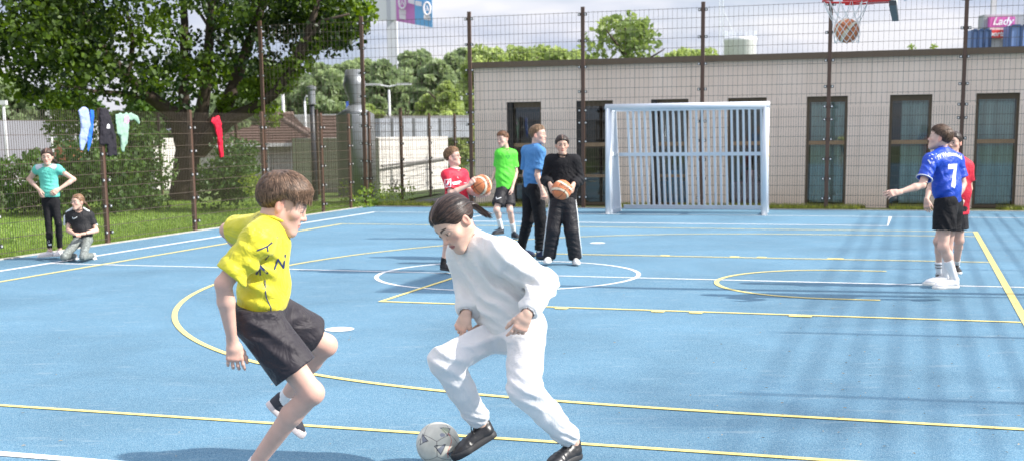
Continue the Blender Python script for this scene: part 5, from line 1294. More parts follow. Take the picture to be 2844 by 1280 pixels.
# ---- girl in white, near
def girl_white():
    J=JJ(dict(n=(1303,654,6.06),ls=(1398,706,5.86),rs=(1284,702,6.12),le=(1510,789,5.88),lw=(1464,872,5.70),re=(1301,797,6.12),rw=(1294,872,5.97),
      lh=(1462,905,5.93),rh=(1378,915,6.09),lk=(1455,1078,5.71),la=(1590,1226,5.96),rk=(1235,1000,5.84),ra=(1336,1176,6.06)),0)
    p=Person('girl in a white sweatshirt and white joggers bending over the football',J,.97,(-.57,-.50,-.60),(-.60,-.17,.74),at(1264,620,5.97),True,(.60,.40,.31),(.030,.018,.014),1.,.006,.0026,hk=1.10)
    p.facing=np.array([-.7,-.7,0]); p.body(brow=(.03,.018,.012),lips=(.42,.13,.12),mouth=.0006)
    p.hand('l',(-.42,-.15,-.88),(.35,-.93,.05),[(14,22,14),(40,38,24),(46,42,24),(42,40,24)],5,h=.0024)
    p.hand('r',(-.42,-.05,-.90),(-.55,-.80,.2),[(10,16,10),(34,40,24),(42,42,26),(44,40,24)],5,h=.0024)
    p.eyes((0,-.25)); p.finish_body()
    wm_=clothm('white_fleece',(.68,.665,.65),.92,.18,130,.3,.03); wj=clothm('white_jogger_fleece',(.68,.665,.665),.92,.18,130,.3,.03)
    f=p.shirt_field(.030,.015,long=True,puff=.93,flare=.98,depth=.74,chest=.114,waistr=.106)
    J=p.J; pel=(J['lh']+J['rh'])/2
    # gathered waistband
    f.disp(lambda P: ridge(P,at(1470,775,5.95),(.75,0,.65),.060,.014,.13,1)+ridge(P,at(1500,800,5.9),(.3,0,.95),.045,.012,.09,2)+ridge(P,at(1478,850,5.8),(-.1,0,1),.032,.007,.05,9)
        +ridge(P,at(1380,800,5.85),(.62,0,.78),.075,.014,.18,3)+ridge(P,at(1300,760,5.95),(.85,0,.35),.085,.008,.16,4)+ridge(P,at(1345,870,5.9),(.35,0,.93),.06,.010,.10,5)
        +ridge(P,at(1283,800,6.2),(.1,0,1),.045,.008,.07,6)+ridge(P,at(1400,720,5.85),(.8,0,-.6),.07,.006,.10,7)-.0035*noise3(P,9.,2)-.0012*noise3(P,30.,6)+sum(.0026*np.exp(-(((P-(J[q+'s']+(J[q+'e']-J[q+'s'])*.16))@unit(J[q+'e']-J[q+'s']))/.0035)**2)*(np.linalg.norm(P-J[q+'s'],axis=1)<.14) for q in 'lr'),.035)
    p.shirt_finish(f,long=True,neck=.060); o=p.cloth('sweatshirt',f,wm_)
    p.collar(wm_,.061,.0085,parent=o,drop=.010,tilt=.34)
    rib=clothm('white_rib',(.62,.62,.63),.9,.6,300)
    for q in 'lr':
        u=unit(J[q+'w']-J[q+'e']); f=Field(*bbox([J[q+'w'],J[q+'w']-u*.06],.06),.0045); f.add(econe(J[q+'w']-u*.055,J[q+'w']-u*.0,.0375,.0345)); f.cut(J[q+'w']-u*.004,u); f.cut(J[q+'w']-u*.052,-u)
        f.add(econe(J[q+'w']-u*.03,J[q+'w']+u*.03,.029,.032),0,'s'); ang=unit(np.cross(u,[0,0,1])); an2=np.cross(u,ang)
        f.disp(lambda P: .0011*np.cos(np.arctan2((P-J[q+'w'])@ang,(P-J[q+'w'])@an2)*26)); p.cloth('cuff',f,rib,o)
    f=p.trouser_field(.026,.07,(.102,.080,.070,.048),cuffz=-.025,cuff=False)
    for q in 'lr':
        kn,an=J[q+'k'],J[q+'a']; u=unit(an-kn); c=an-u*.075; f.add(ell(c,(.064,.060,.034)),.03)
    f.disp(lambda P: ridge(P,at(1255,1000,5.8),(.45,0,.9),.06,.009,.12,1)+ridge(P,at(1462,1085,5.7),(.5,0,.85),.055,.008,.11,2)+ridge(P,at(1420,950,5.85),(-.3,0,.95),.085,.011,.13,3)
        +ridge(P,at(1322,1150,6.),(.35,0,.9),.032,.007,.06,4)+ridge(P,at(1570,1200,5.9),(.5,0,.85),.034,.008,.07,5)+ridge(P,at(1330,940,5.9),(-.2,0,1),.075,.008,.10,6)-.0030*noise3(P,8.,12)+ridge(P,at(1500,1140,5.8),(.9,0,.4),.08,.005,.1,8)+sum(.0024*np.exp(-(((P-J[q+'k'])@unit(np.cross(J[q+'a']-J[q+'k'],[0,1,0]))-.012)/.003)**2)*(P[:,2]<J[q+'k'][2]+.3) for q in 'lr'),.03)
    o2=p.cloth('joggers',f,wj)
    for q in 'lr':
        kn,an=J[q+'k'],J[q+'a']; u=unit(an-kn); f=Field(*bbox([an,an-u*.06],.07),.0045); f.add(econe(an-u*.060,an-u*.025,.048,.043)); f.cut(an-u*.026,u); f.cut(an-u*.058,-u); f.add(econe(an-u*.045,an+u*.03,.036,.040),0,'s')
        ang=unit(np.cross(u,[0,1,0])); an2=np.cross(u,ang); f.disp(lambda P: .0013*np.cos(np.arctan2((P-an)@ang,(P-an)@an2)*22)); p.cloth('cuff',f,rib,o2)
    # pocket opening with the dark phone corner
    q0=at(1424,903,5.80); m=MB(); pts=[at(1417,893,5.9),at(1421,905,5.9),at(1430,918,5.9)]
    blk=mat('black_leather',(.016,.016,.018),.36,bump=.08,bscale=160,var=.1,spec=.5)
    f=Field(*bbox([at(1427,905,5.83)],.06),.004); cc=at(1427,903,5.835); f.add(ell(cc,(.017,.018,.024))); V,Fc=f.mesh()
    cap=p.hair('tied',front=.058,temple=-.008,thick=.012,n=1600,length=.17,width=.0012,tie=(0,-.106,.012),hh=.0022); p.ponytail(cap,(0,-.106,.012),.125,(.25,-.30,-.85),.017,420)
    p.shoe('l',(.30,-.9,-.05) if False else (-.62,-.72,-.10),(0,0,1),blk,black_sole,None,.27,h=.004,chunky=1.25)
    p.shoe('r',(-.80,-.42,-.40),(-.38,-.05,.92),blk,black_sole,None,.27,h=.004,chunky=1.25)
    return p
girl_white()

# ---- boy in yellow, near
def boy_yellow():
    J=JJ(dict(n=(754,606,5.26),rs=(714,668,5.08),ls=(740,632,5.42),re=(620,788,5.04),rw=(646,950,5.12),le=(632,640,5.62),lw=(700,715,5.75),
      rh=(706,878,5.22),lh=(744,866,5.40),rk=(866,1090,5.20),ra=(697,1304,5.36),lk=(904,958,5.58),la=(792,1106,5.80)),0)
    p=Person('boy in a yellow T-shirt and black shorts running in the left foreground',J,.92,(.92,.12,-.37),(.37,.06,.93),at(787,567,5.28),False,(.60,.37,.29),(.135,.082,.052),1.,.006,.0026,hk=1.11)
    p.facing=np.array([1,.1,0]); p.body(mouth=.0008)
    p.hand('r',(.08,-.1,-1),(.15,-.98,0),[(16,22,12),(26,30,20),(22,34,22),(26,30,18)],7,h=.0024)
    p.hand('l',(1,.3,-.2),(0,.5,.9)); p.eyes((0,-.2),(.10,.16,.2)); p.finish_body()
    ym=clothm('yellow_jersey',(.64,.56,.028),.55,.10,150,.1,.05,spec=.4)
    f=p.shirt_field(.020,-.035,sleeve=.80,slr=(.066,.076),depth=.68,chest=.124,waistr=.114,flare=1.0)
    f.disp(lambda P: ridge(P,at(690,690,5.02),(.62,0,.78),.06,.006,.09,1)+ridge(P,at(735,760,5.06),(.75,0,.65),.075,.010,.15,2)+ridge(P,at(700,830,5.1),(.35,0,.93),.07,.009,.12,3)+ridge(P,at(665,740,4.98),(-.5,0,.86),.05,.003,.06,4)+ridge(P,at(750,640,5.12),(.8,0,-.5),.055,.006,.09,5)-.003*noise3(P,10.,7)-.001*noise3(P,34.,8),.03)
    p.shirt_finish(f,.80,neck=.063); o=p.cloth('t_shirt',f,ym); p.collar(ym,.066,.0065,parent=o,drop=.014,tilt=.30)
    navy=mat('navy_print',(.02,.03,.12),.6,var=0)
    V,Fc=merge2(stroke_mesh([(-.05,.075),(-.01,.085),(.03,.11)],.006),stroke_mesh([(-.01,.085),(-.012,.045),(-.03,.025)],.005),stroke_mesh([(-.075,-.03),(-.055,.005),(-.03,-.03)],.009),stroke_mesh([(-.055,.005),(-.06,-.035)],.006),
        stroke_mesh([(.0,-.02),(.02,.02),(.035,-.025),(.05,.03)],.006),stroke_mesh([(-.045,-.06),(-.05,-.13),(-.038,-.18),(-.045,-.22)],.0045))
    decal_on(o,V,Fc,'printed_figures',navy,o,at(760,735,5.13),(.98,.15,.1),(-.1,0,1))
    V,Fc=merge2(stroke_mesh([(.02,.09),(.05,.12),(.03,.10),(.07,.13)],.006),stroke_mesh([(-.02,.03),(.01,.06)],.009),stroke_mesh([(-.06,-.06),(-.045,-.02),(-.03,-.07),(-.055,-.09)],.005),stroke_mesh([(-.05,-.02),(-.04,.0)],.006))
    decal_on(o,V,Fc,'printed_back_marks',navy,o,at(682,618,5.2),(.72,-.5,.35),(.2,0,1))
    f=p.shorts_field(.022,.055,.72,(.108,.112)); J=p.J
    f.disp(lambda P: ridge(P,at(760,930,5.1),(.7,0,.7),.07,.008,.13,1)+ridge(P,at(720,900,5.1),(.3,0,.95),.06,.006,.10,2)+ridge(P,at(820,900,5.4),(.6,0,-.8),.06,.005,.10,3)-.003*noise3(P,9.,17),.03)
    p.cloth('shorts',f,clothm('black_sport_shorts',(.020,.016,.022),.62,.08,130,.1,.05,spec=.35))
    p.hair('short',front=.050,temple=.004,thick=.019,n=5600,length=.085,width=.0020,seed=5)
    wt_=mat('shoe_white_grey',(.50,.50,.50),.6,var=.1); dkn=mat('shoe_dark_knit',(.03,.03,.04),.7,var=.1)
    p.shoe('r',(.93,-.1,-.04),(0,0,1),wt_,white_sole,None,.27,h=.005,sock=sock_w,sockh=.06)
    p.shoe('l',(.64,.22,-.74),(.74,.05,.66),dkn,mat('sole_red_white',(.60,.52,.50),.7,var=.1),None,.27,h=.004,sock=sock_w,sockh=.05,chunky=1.4)
boy_yellow()

# ---- teal girl
def girl_teal():
    J=JJ(dict(n=(132,459),ls=(161,470),rs=(103,470),le=(205,499,.05),lw=(161,528,-.10),re=(80,499,.05),rw=(110,530,-.10),lh=(151,560),rh=(131,560),lk=(163,622,-.06),la=(166,694),rk=(135,624,-.06),ra=(139,697,-.12)),17.25)
    p=Person('girl in a turquoise T-shirt standing with hands on hips by the left fence',J,.90,(.16,-.97,-.10),(0,0,1),at(131,436,17.2),True,(.60,.39,.31),(.045,.024,.017),.92,.009,.005)
    p.facing=np.array([0,-1,0]); p.body(); p.hand('l',(-.55,-.5,-.6),(.5,-.8,.2),h=.005); p.hand('r',(.3,-.6,-.75),(-.7,-.7,.1),h=.005); p.eyes(); p.finish_body()
    f=p.shirt_field(.016,-.06,sleeve=.42,slr=(.052,.060),chest=.118,waistr=.098); f.disp(lambda P:ridge(P,at(133,515,17.1),(.1,0,1),.05,.006,.13,2)-.0025*noise3(P,12.,3)); p.shirt_finish(f,.42); tq=clothm('turquoise_jersey',(.12,.52,.42),.6,.2,120,spec=.3)
    o=p.cloth('t_shirt',f,tq); p.collar(tq,.062,.005,parent=o)
    lg=clothm('pale_grey_yoke',(.52,.54,.58),.7)
    for q,sg in (('l',1),('r',-1)):
        a=p.J['n']*.45+p.J[q+'s']*.55+np.array([0,-.03,.02]); V,Fc=poly_mesh([(-.07,-.02),(-.05,-.035),(.06,-.05),(.07,.0),(.05,.03),(-.06,.04)],.015)
        if sg<0: V=[(-v[0],v[1],v[2]) for v in V]
        decal_on(o,V,Fc,'yoke_panel',lg,o,a,(1,0,-.35*sg),(0,.35,1),.003)
    f=p.trouser_field(.006,.09,(.082,.056,.054,.037),cuffz=-.01,cuff=False); lgm=clothm('black_leggings',(.012,.012,.014),.8,.05,60,spec=.2); o=p.cloth('leggings',f,lgm)
    V,Fc=merge2(*[stroke_mesh([(-.03,.00+.018*i-.01),(.02,.012+.018*i)],.008) for i in range(2)],moved(text_mesh('as',.045,.002),0,-.045)); decal_on(o,V,Fc,'logo_print',mat('white_print',(.8,.8,.8),.6,var=0),o,at(137,672,17.1),(1,0,0),(0,0,1))
    cap=p.hair('tied',front=.058,temple=-.004,thick=.015,n=900,length=.17,width=.003,hh=.006); p.ponytail(cap,L_=.2,sway=(-.75,.0,-.7),n=90)
    ws=clothm('pinkish_white_trainer',(.62,.58,.58),.6); p.shoe('l',(-.1,-.98,0),(0,0,1),ws,white_sole,None,.25,h=.007); p.shoe('r',(-.75,-.65,0),(0,0,1),ws,white_sole,None,.25,h=.007)
girl_teal()

# ---- kneeling girl
def girl_kneel():
    J=JJ(dict(n=(219,584),ls=(249,598,.05),rs=(192,597),le=(268,640,.05),lw=(233,649,-.22),re=(190,640,-.03),rw=(206,650,-.24),lh=(242,664),rh=(221,664),lk=(231,713,-.38),rk=(178,713,-.36),la=(260,708,.03),ra=(208,709,.05)),16.95)
    p=Person('girl kneeling on the court in a black T-shirt and grey leggings',J,.88,(-.50,-.86,.02),(-.05,0,1),at(216,562,16.9),True,(.62,.40,.31),(.18,.10,.055),.92,.009,.005)
    p.facing=np.array([-.2,-1,0]); p.body(mouth=.002); p.hand('l',(-.95,-.3,-.1),(.1,-.3,.9),FIST,h=.005,k=.9); p.hand('r',(.75,-.5,0),(-.1,-.3,.9),[(40,40,30)]*4,h=.005,k=.9); p.eyes(); p.finish_body()
    f=p.shirt_field(.018,-.015,sleeve=.62,slr=(.060,.068),chest=.118,waistr=.105); f.disp(lambda P:-.003*noise3(P,12.,5)); p.shirt_finish(f,.62); o=p.cloth('t_shirt',f,clothm('black_training_shirt',(.016,.016,.018),.6,.2,100)); p.collar(black_fab,.062,.005,parent=o)
    wpm=mat('white_piping',(.75,.78,.78),.6,var=0)
    for q,sg in (('l',1),('r',-1)):
        m=MB(); a=p.J['n']; s_=p.J[q+'s']; e=s_+(p.J[q+'e']-s_)*.60; b=.066*.9
        out=unit(s_-a); pts=[a*.55+s_*.45+np.array([0,-.02,.065]),s_+out*.02+np.array([0,-.03,.050]),s_+out*.055+np.array([0,-.035,.0]),e+out*.058+np.array([0,-.02,.01])]
        V=[];Fc=[]
        for i,pp in enumerate(pts): V+=[pp+np.array([0,-.012,0]),pp+np.array([0,.035,.0])]
        for i in range(len(pts)-1): Fc.append((2*i,2*i+1,2*i+3,2*i+2))
        m.tube(pts,.014,6); m.build('shoulder_stripe',wpm,o,True)
    V,Fc=merge2(stroke_mesh([(-.03,.012),(-.025,-.008),(-.01,-.008),(.03,.014)],.008)); decal_on(o,V,Fc,'tick_logo',wpm,o,at(203,607,16.8),(1,0,0),(0,0,1))
    f=p.trouser_field(.006,.06,(.084,.060,.056,.038),cuffz=-.01,cuff=False); 
    mm,nt_,b_=newmat('mottled_leggings'); sock(b_,'Roughness',.6); N=nt_.nodes; n_=N.new('ShaderNodeTexNoise'); n_.inputs['Scale'].default_value=45; n_.inputs['Detail'].default_value=5; tc_=N.new('ShaderNodeTexCoord'); nt_.links.new(tc_.outputs['Object'],n_.inputs[0]); cr_=N.new('ShaderNodeValToRGB'); e_=cr_.color_ramp.elements; e_[0].position=.38;e_[0].color=(.10,.11,.105,1);e_[1].position=.62;e_[1].color=(.24,.27,.25,1); nt_.links.new(n_.outputs[0],cr_.inputs[0]); nt_.links.new(cr_.outputs[0],b_.inputs['Base Color'])
    p.cloth('leggings',f,mm)
    cap=p.hair('tied',front=.064,temple=.012,thick=.010,n=800,length=.17,width=.003,hh=.006); p.ponytail(cap,L_=.14,sway=(-.4,-.4,-.9),n=60)
    p.glasses(mat('clear_frames',(.5,.42,.42),.3,var=0)); ws=clothm('white_pink_trainer',(.64,.60,.61),.6)
    p.shoe('l',(.25,.75,-.62),(.2,.62,.75),ws,white_sole,None,.24,h=.007,sock=sock_w,sockh=.05); p.shoe('r',(.1,.8,-.6),(0,.6,.8),ws,white_sole,None,.24,h=.007)
    m=MB(); w_=p.J['lw']; u=unit(w_-p.J['le']); c=w_-u*.03; X_=unit(np.cross(u,[0,0,1])); Y_=np.cross(u,X_); m.tube([c+(X_*math.cos(a)+Y_*math.sin(a))*.027 for a in np.linspace(0,6.283,15)],.003,5,False); m.build('bracelet',ink,p.root,True)
girl_kneel()

# ---- boy in red with glasses and ball
BX=at(1338,515,14.72)
def boy_red():
    J=JJ(dict(n=(1263,470),rs=(1240,487,-.12),ls=(1286,485,.14),re=(1252,538,-.20),rw=(1304,514,-.20),le=(1302,530,.02),lw=(1333,546,-.06),lh=(1281,590,.08),rh=(1260,590,-.08),rk=(1243,662,-.05),ra=(1231,730,.0),lk=(1315,668,.1),la=(1340,735,.25)),14.85)
    p=Person('boy with curly hair and glasses in a red football shirt holding a basketball',J,.90,(.93,-.28,.14),(-.12,0,1),at(1257,436,14.85),False,(.64,.42,.34),(.22,.125,.065),.97,.009,.005)
    p.facing=np.array([.8,-.5,0]); p.body(kneered=False); t=p.hand('r',(.55,-.1,.55),(-.4,-.85,.3),[(25,30,20)]*4,10,h=.005); p.hand('l',(.95,-.2,.15),(.1,-.4,-.95),[(15,25,20)]*4,8,h=.005); p.eyes(); p.finish_body()
    f=p.shirt_field(.024,.02,sleeve=.80,slr=(.062,.072),chest=.130,waistr=.118,depth=.8); f.disp(lambda P:ridge(P,at(1262,530,14.6),(.6,0,.8),.06,.007,.12,2)-.003*noise3(P,12.,6)); p.shirt_finish(f,.80); rm=clothm('red_football_shirt',(.62,.018,.045),.55,.15,120,spec=.35); o=p.cloth('football_shirt',f,rm); wpr=bpy.data.materials['white_print']
    p.collar(wpr,.064,.007,parent=o)
    V,Fc=text_mesh('vonovia',.066,.0012,.25,step=.02); decal_on(o,V,Fc,'chest_lettering',wpr,o,at(1279,511,14.6),(.80,-.58,.02),(0,0,1))
    V,Fc=merge2(*[stroke_mesh(q,.007) for q in ([(-.034,-.042),(.034,-.042),(.034,.042),(-.034,.042),(-.034,-.042)],)],poly_mesh([(-.024,-.02),(.0,-.026),(.016,.0),(.02,.028),(.004,.026),(-.004,.006)],.02)); decal_on(o,V,Fc,'sleeve_badge',wpr,o,at(1240,511,14.55),(1,-.12,.1),(-.1,0,1))
    V,Fc=merge2(stroke_mesh([(-.02,.012),(-.004,-.008),(.002,.002),(.026,.012)],.007)); decal_on(o,V,Fc,'maker_mark',wpr,o,at(1267,493,14.6),(.75,-.6,0),(0,0,1))
    V,Fc=poly_mesh([(-.02,.024),(.02,.024),(.02,-.004),(0,-.028),(-.02,-.004)],.02); decal_on(o,V,Fc,'club_crest',mat('crest_pale',(.62,.62,.72),.6,var=0),o,at(1294,492,14.6),(.75,-.6,0),(0,0,1))
    f=p.shorts_field(.02,.05,.75); p.cloth('shorts',f,clothm('dark_red_shorts',(.30,.015,.03),.6))
    p.hair('short',front=.064,temple=.028,thick=.014,n=1500,length=.055,width=.0032,curl=.9,seed=9,hh=.006); p.glasses(bpy.data.materials['black_print'])
    bt=clothm('black_trainer',(.018,.018,.02),.6); p.shoe('r',(.55,-.83,0),(0,0,1),bt,black_sole,None,.27,h=.007,sock=sock_b,sockh=.07); p.shoe('l',(.8,-.5,0),(0,0,1),bt,black_sole,None,.27,h=.007,sock=sock_b,sockh=.07)
boy_red()
ball('basketball',BX,.121,basket_cols,'orange basketball held up by the boy in the red shirt',ball_m,(20,60,-25),texts=[('molten',.062,(.0,0,1),(0,1,0),ink)])

# ---- boy in green
def boy_green():
    J=JJ(dict(n=(1404,413),ls=(1425,428,.03),rs=(1386,426,-.05),le=(1433,480,.05),lw=(1423,522,-.08),re=(1379,474,.12),rw=(1364,508,.02),lh=(1411,525,.03),rh=(1395,525,-.03),lk=(1416,585,-.12),la=(1427,643,.10),rk=(1379,583,-.18),ra=(1392,633,-.05)),19.4)
    p=Person('boy in a bright green T-shirt and black shorts in front of the building corner window',J,.98,(-.62,-.78,-.10),(-.08,0,1),at(1396,387,19.35),False,(.62,.41,.33),(.17,.085,.045),.90,.009,.005)
    p.facing=np.array([-.6,-.8,0]); p.body(); p.hand('l',(-.1,-.2,-1),(.9,-.2,0),h=.005); p.hand('r',(-.3,-.2,-.9),(-.9,.1,0),h=.005); p.eyes(); p.finish_body()
    f=p.shirt_field(.026,.06,sleeve=.72,slr=(.064,.074),chest=.126,waistr=.112); f.disp(lambda P:ridge(P,at(1405,490,19.2),(.5,0,.85),.07,.007,.16,2)-.003*noise3(P,12.,9)); p.shirt_finish(f,.72); gm=clothm('neon_green_jersey',(.11,.62,.055),.6,.15,120); o=p.cloth('t_shirt',f,gm); p.collar(gm,.064,.006,parent=o)
    V,Fc=merge2(stroke_mesh([(-.02,.02),(.02,.02),(0,-.03),(-.02,.02)],.006)); decal_on(o,V,Fc,'chest_print',mat('dark_green_print',(.03,.2,.05),.6,var=0),o,at(1396,437,19.2),(.8,-.6,0),(0,0,1))
    f=p.shorts_field(.024,.05,.78,(.105,.112)); o=p.cloth('shorts',f,black_fab); V,Fc=stroke_mesh([(-.04,.012),(-.03,-.012),(-.01,-.008),(.035,.008)],.010); decal_on(o,V,Fc,'tick_logo',bpy.data.materials['white_print'],o,at(1381,552,19.1),(1,-.2,0),(0,0,1))
    p.hair('short',front=.062,temple=.02,thick=.011,n=900,length=.05,width=.0032,seed=12,hh=.006)
    bt=clothm('dark_trainer',(.02,.025,.035),.6); p.shoe('l',(.3,-.95,0),(0,0,1),bt,black_sole,None,.27,h=.008,sock=sock_w,sockh=.17); p.shoe('r',(-.6,-.75,0),(0,0,1),bt,black_sole,None,.27,h=.008,sock=sock_w,sockh=.17)
boy_green()

# ---- boy in blue tee
def boy_blue():
    J=JJ(dict(n=(1488,403),rs=(1501,423,-.16),ls=(1462,420,.16),re=(1492,486,-.20),rw=(1507,531,-.24),le=(1459,486,.22),lw=(1470,530,.12),rh=(1488,522,-.08),lh=(1472,522,.09),rk=(1501,610,-.08),ra=(1499,697,.0),lk=(1467,610,.12),la=(1446,690,.42)),16.3)
    p=Person('tall boy in a blue T-shirt and long black trousers looking to the right',J,1.03,(.93,-.34,.04),(-.05,0,1),at(1494,375,16.3),False,(.62,.41,.33),(.24,.15,.085),.92,.009,.005)
    p.facing=np.array([.85,.45,0]); p.body(); p.hand('r',(.2,-.1,-1),(.3,-.9,0),[(35,45,30)]*4,h=.005); p.hand('l',(.1,0,-1),(-.5,.8,0),h=.005); p.eyes(); p.finish_body()
    f=p.shirt_field(.028,.0,sleeve=.78,slr=(.064,.076),chest=.128,waistr=.116); f.disp(lambda P:ridge(P,at(1480,480,16.1),(.5,0,.85),.07,.008,.16,2)+ridge(P,at(1495,440,16.1),(.8,0,.5),.05,.005,.08,4)-.003*noise3(P,12.,19)); p.shirt_finish(f,.78); bm_=clothm('mid_blue_cotton',(.075,.22,.46),.8,.2,120); o=p.cloth('t_shirt',f,bm_); p.collar(bm_,.064,.006,parent=o)
    f=p.trouser_field(.03,.06,(.112,.084,.074,.062),cuffz=-.02); f.disp(lambda P:ridge(P,at(1498,670,16.2),(0,0,1),.05,.008,.12,2)+ridge(P,at(1465,640,16.4),(.2,0,1),.06,.007,.14,3)-.003*noise3(P,10.,29)); p.cloth('tracksuit_trousers',f,jet)
    p.hair('short',front=.066,temple=.036,thick=.009,n=900,length=.045,width=.003,seed=15,hh=.006)
    bt=clothm('navy_trainer',(.02,.03,.07),.6); p.shoe('r',(.75,-.65,0),(0,0,1),bt,black_sole,None,.28,h=.007,sock=sock_w,sockh=.06); p.shoe('l',(.8,-.5,0),(0,0,1),bt,black_sole,None,.28,h=.007,sock=sock_w,sockh=.06)
boy_blue()

# ---- girl in black
BH=at(1560,528,15.22)
def girl_black():
    J=JJ(dict(n=(1562,431),ls=(1595,447),rs=(1530,447),le=(1608,500,.04),lw=(1593,512,-.26),re=(1517,500,.04),rw=(1527,512,-.26),lh=(1576,556),rh=(1550,556),lk=(1587,640,-.06),rk=(1536,640,-.06),la=(1597,712,-.0),ra=(1526,708,.0)),15.6)
    p=Person('girl in a black sweatshirt holding a basketball in front of her',J,.96,(.04,-.99,-.06),(0,0,1),at(1561,403,15.55),True,(.56,.37,.28),(.028,.018,.014),1.,.009,.005)
    p.facing=np.array([0,-1,0]); p.body(); p.hand('l',(-.12,-.62,-.78),(.93,-.35,.0),[(12,18,14)]*4,7,h=.005); p.hand('r',(.12,-.62,-.78),(-.93,-.35,.0),[(12,18,14)]*4,7,h=.005); p.eyes(); p.finish_body()
    f=p.shirt_field(.034,-.0,long=True,puff=.96,chest=.126,waistr=.118,flare=.95); f.disp(lambda P:ridge(P,at(1610,505,15.5),(.6,0,.8),.05,.010,.12,2)+ridge(P,at(1512,505,15.5),(-.6,0,.8),.05,.010,.12,4)+ridge(P,at(1562,545,15.4),(0,0,1),.05,.007,.14,5)-.004*noise3(P,10.,39)); p.shirt_finish(f,long=True); o=p.cloth('sweatshirt',f,jet); p.collar(jet,.064,.008,parent=o)
    f=p.trouser_field(.03,.05,(.110,.093,.090,.086),cuffz=.03,cuff=False); f.disp(lambda P:ridge(P,at(1536,690,15.4),(.2,0,1),.06,.008,.14,2)+ridge(P,at(1592,690,15.4),(.2,0,1),.06,.008,.14,3)+ridge(P,at(1560,580,15.4),(.1,0,1),.07,.006,.12,3)-.004*noise3(P,10.,49)); o=p.cloth('track_trousers',f,black_fab); wpm=bpy.data.materials['white_piping']
    for q,sg in (('l',1),('r',-1)):
        J=p.J; m=MB(); ou=np.array([sg,-.25,0]); ou=unit(ou); pts=[J[q+'h']+ou*.098+np.array([0,0,.03]),J[q+'h']*.5+J[q+'k']*.5+ou*.103,J[q+'k']+ou*.094,J[q+'k']*.5+J[q+'a']*.5+ou*.091,J[q+'a']+ou*.086]; m.tube(pts,.0075,6); m.build('side_piping',wpm,o,True)
    cap=p.hair('tied',front=.058,temple=-.004,thick=.015,n=900,length=.17,width=.003,hh=.006); p.ponytail(cap,L_=.14,sway=(0,-.3,-1),n=60)
    ws=clothm('white_trainer',(.70,.70,.68),.6); p.shoe('l',(.1,-.99,0),(0,0,1),ws,white_sole,None,.26,h=.007); p.shoe('r',(-.25,-.96,0),(0,0,1),ws,white_sole,None,.26,h=.007)
girl_black()
ball('basketball',BH,.121,basket_cols,'orange basketball held at the waist by the girl in black',ball_m,(80,35,20),texts=[('molten',.07,(0,-1,0) if False else (.0,.2,1),(0,1,0),ink)])

# ---- boy with number seven
def boy_seven():
    J=JJ(dict(n=(2616,412),ls=(2584,447,-.16),rs=(2657,445,.14),le=(2561,515,-.26),lw=(2497,535,-.32),re=(2675,512,.12),rw=(2655,556,.0),lh=(2626,566,-.09),rh=(2644,566,.09),lk=(2620,684,-.14),la=(2650,772,-.10),rk=(2631,686,.08),ra=(2627,764,.12)),12.05)
    p=Person('boy in a blue number 7 jersey reaching out his left arm',J,1.0,(-.88,.42,.16),(.05,0,1),at(2611,384,12.05),False,(.62,.41,.33),(.10,.062,.042),.95,.008,.0045)
    p.facing=np.array([-.8,.55,0]); p.body(); p.hand('l',(-.97,-.1,-.12),(-.1,-.75,.6),[(15,18,12),(20,24,16),(26,30,20),(30,34,20)],6,h=.004); p.hand('r',(-.5,-.5,-.7),(.3,.8,0),h=.005); p.eyes(); p.finish_body()
    f=p.shirt_field(.028,-.0,sleeve=.74,slr=(.064,.078),chest=.132,waistr=.120,h=.007); f.disp(lambda P:ridge(P,at(2620,520,11.8),(-.6,0,.8),.07,.009,.16,2)+ridge(P,at(2600,480,11.8),(.8,0,.5),.06,.007,.10,4)-.003*noise3(P,12.,59)); p.shirt_finish(f,.74); bm_=clothm('royal_blue_jersey',(.008,.055,.42),.5,.15,120,spec=.4); o=p.cloth('jersey',f,bm_); p.collar(bm_,.064,.006,parent=o)
    pr=mat('jersey_print_white',(.62,.64,.66),.6,var=.08,vscale=60)
    V,Fc=text_mesh('7',.30,.010,step=.018); V=[(v[0]*.92,v[1]-.11,0) for v in V]; bx=(.86,.48,0) 
    decal_on(o,V,Fc,'back_number',pr,o,at(2645,487,11.95),bx,(-.06,0,1))
    tx='TV Wattenscheid'; V=[];Fc=[]; V0_,F0=text_mesh(tx,.060,.0015,step=.012); V=[(v[0]+.02,v[1]+.02-.9*v[0]*v[0],0) for v in V0_]
    decal_on(o,V,F0,'club_name',pr,o,at(2638,440,11.95),bx,(-.06,0,1))
    J=p.J; u=unit(J['le']-J['ls'])
    for i in range(3):
        V,Fc=stroke_mesh([(-.028,.012),(0,-.010),(.028,.012)],.012); decal_on(o,V,Fc,'sleeve_chevron',pr,o,J['ls']+u*(-.045+.042*i)+np.array([-.01,-.08,.03-.004*i]),(.9,-.2,-.35),(.25,.1,1))
    m=MB(); P=J['ls']+(J['le']-J['ls'])*.735; X_=unit(np.cross(u,[0,1,0])); Y_=np.cross(u,X_); m.tube([P+(X_*math.cos(a)+Y_*math.sin(a))*.076 for a in np.linspace(0,6.283,25)],.005,6,False); m.build('sleeve_trim',pr,o,True)
    f=p.shorts_field(.03,.08,.62,(.112,.122),h=.007); f.disp(lambda P:ridge(P,at(2630,620,11.8),(.8,0,.3),.08,.007,.16,2)-.003*noise3(P,10.,69)); p.cloth('shorts',f,jet)
    p.hair('short',front=.060,temple=.018,thick=.011,n=1900,length=.055,width=.0026,seed=25,hh=.006)
    ws=clothm('white_running_shoe',(.72,.72,.72),.6); p.shoe('l',(-.96,-.28,0),(0,0,1),ws,white_sole,None,.285,h=.006,sock=sock_w,sockh=.19); p.shoe('r',(-.98,-.05,0),(0,0,1),ws,white_sole,None,.28,h=.006,sock=sock_w,sockh=.19)
boy_seven()

